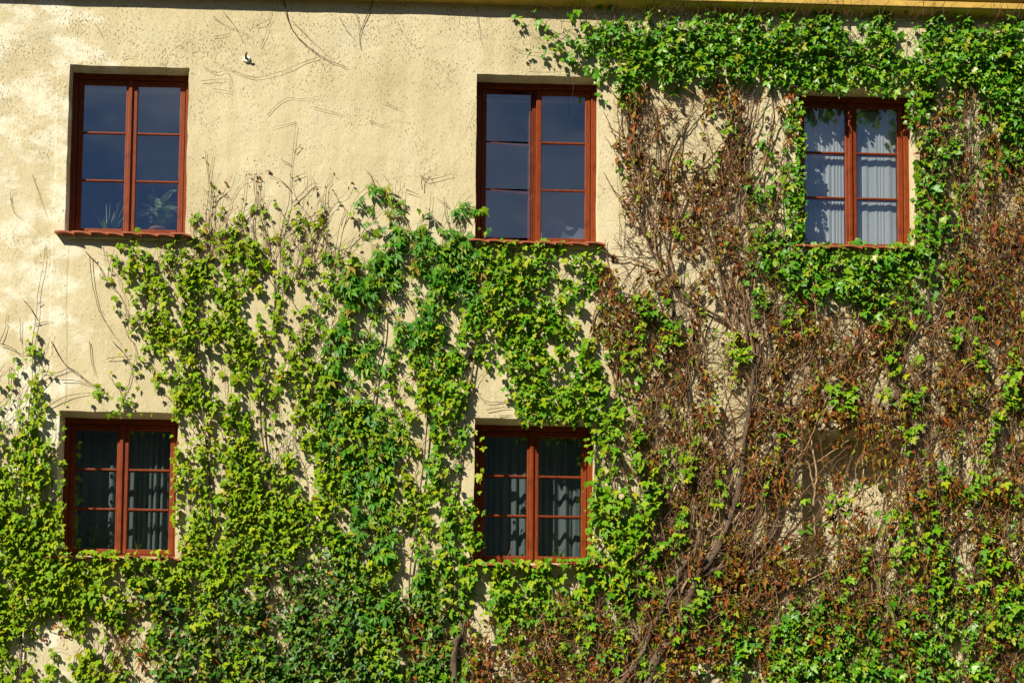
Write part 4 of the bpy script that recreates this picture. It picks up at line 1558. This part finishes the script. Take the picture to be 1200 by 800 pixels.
# ------------------------------------------------------------------ build every vine
for i, (key, kind, size, bx, label, name, cat) in enumerate(VINES):
    base = at(bx, 700, 0.0)
    base = np.array([base[0], -0.12, 0.0])
    trunks = []
    for (pts, r0, r1, nm) in TRUNKS.get(key, []):
        pts = np.array(pts, float)
        dd = np.full(len(pts), r0 + .012) + RNG.uniform(0, .02, len(pts))
        w = px_path(pts, dd)
        if pts[0][1] > 1100:                     # rooted in the soil at the foot of the wall
            w[0][2] = -0.05
            w[0][1] = -0.14
        p = catmull(w, 7)
        wob = min(.012, r0 * .4)
        p = p + np.stack([vnoise(np.arange(len(p)) * .5, np.full(len(p), 3.3 * len(trunks)), 5 + i) - .5,
                          np.zeros(len(p)),
                          vnoise(np.arange(len(p)) * .5, np.full(len(p), 9.1 * len(trunks)), 6 + i) - .5], -1) * 2 * wob
        trunks.append((p, r0, r1, nm))
    root = empty(name, tuple(base), label, cat)
    for (p, r0, r1, nm) in trunks:
        sd = 9 if r0 > .02 else 6
        V, T = tube(p, r0, r1, sd, .55 if r0 > .012 else .25)
        me = np_mesh(nm, V - base, T, np.full(len(V), RNG.uniform(.1, .9)), M_BARK)
        me.polygons.foreach_set('use_smooth', [True] * len(me.polygons))
        o = bpy.data.objects.new(nm, me)
        link(o, root)
    # thin stems
    if tubes[i]:
        Vs, Ts, Rs, off = [], [], [], 0
        for (V, T, tone) in tubes[i]:
            Vs.append(V)
            Ts.append(T + off)
            Rs.append(np.full(len(V), tone))
            off += len(V)
        me = np_mesh('twigs', np.vstack(Vs) - base, np.vstack(Ts), np.concatenate(Rs),
                     M_TWIG if key in ('old', 'ivy', 'garland') else M_TENDRIL)
        o = bpy.data.objects.new('twigs', me)
        o['kind'] = 'stuff'
        link(o, root)
    # leaves: own kind, plus the dry ones that belong to this vine
    sets = []
    gsel = gv_all == i
    gk = kind if kind != 'dry' else 'green'
    if gsel.any():
        sets.append((gk, gx_all[gsel], gy_all[gsel], gd_all[gsel], .054 if key == 'old' else size, False))
    dsel = v2 == i
    if dsel.any():
        sets.append(('dry', x2[dsel], y2[dsel], dep2[dsel], .046 if key != 'left' else .028, True))
    Vs, Ts, Rs, mats, midx, off = [], [], [], [], [], 0
    allrec = []
    for si, (lk, lx, ly, ld, ls, dry) in enumerate(sets):
        rng = np.random.default_rng(1000 + i * 10 + si)
        sz = ls * np.clip(rng.lognormal(-.03, .36, len(lx)), .40, 2.0)
        P, F, rng = leaf_frames(lx, ly, ld, sz, dry, 2000 + i * 10 + si)
        tv_ = rng.integers(0, len(TEMPL[lk]), len(lx))
        rv = rng.random(len(lx))
        inview = (lx > 0) & (lx < 1200) & (ly > 0) & (ly < 800)
        score = sz * inview * (1.25 if lk == 'creeper' else 1.0)
        allrec.append((lk, P, F, sz, tv_, rv, score))
    tot = np.concatenate([r[6] for r in allrec])
    cut = np.sort(tot)[-min(300, len(tot))] if len(tot) else 0
    left_single = 300
    for (lk, P, F, sz, tv_, rv, score) in allrec:
        single = (score >= cut) & (score > 0)
        for q in np.where(single)[0]:
            if left_single <= 0:
                single[q] = False
                continue
            left_single -= 1
            o = bpy.data.objects.new('leaf', LEAF_MESH[lk][tv_[q]])
            M = np.eye(4)
            M[:3, :3] = F[q] * sz[q]
            M[:3, 3] = P[q] - base
            o.parent = root
            o.matrix_local = Matrix(M.tolist())
            COL.objects.link(o)
        rest = ~single
        for ti, (TV, TT) in enumerate(TEMPL[lk]):
            s = np.where(rest & (tv_ == ti))[0]
            if not len(s):
                continue
            V = np.einsum('nij,vj->nvi', F[s], TV) * sz[s][:, None, None] + P[s][:, None, :]
            nv = len(TV)
            T = TT[None] + (np.arange(len(s)) * nv)[:, None, None] + off
            Vs.append(V.reshape(-1, 3))
            Ts.append(T.reshape(-1, 3))
            Rs.append(np.repeat(rv[s], nv))
            if lk not in mats:
                mats.append(lk)
            midx.append(np.full(len(s) * len(TT), mats.index(lk)))
            off += len(s) * nv
    if Vs:
        me = np_mesh('foliage', np.vstack(Vs) - base, np.vstack(Ts), np.concatenate(Rs), LEAF[mats[0]])
        for mk in mats[1:]:
            me.materials.append(LEAF[mk])
        me.polygons.foreach_set('material_index', np.concatenate(midx).astype(np.int32))
        o = bpy.data.objects.new('foliage', me)
        o['kind'] = 'stuff'
        link(o, root)
    print('VINE', key, [(r[0], len(r[3])) for r in allrec])

# thin cable running down the wall through the leaves
cp = [(1137, 20), (1138, 100), (1139, 250), (1142, 380), (1146, 480), (1147, 600), (1146, 700), (1148, 850), (1150, 1180)]
cw = px_path(cp, np.full(len(cp), .035))
cw[0][1] = -0.035
cw[-1][2] = 0.0
V, T = tube(catmull(cw, 6), .0045, .0045, 6)
tag(mesh_obj('cable', V, T, M_CABLE), 'thin grey cable hanging straight down the wall through the red-brown tangle', 'cable')
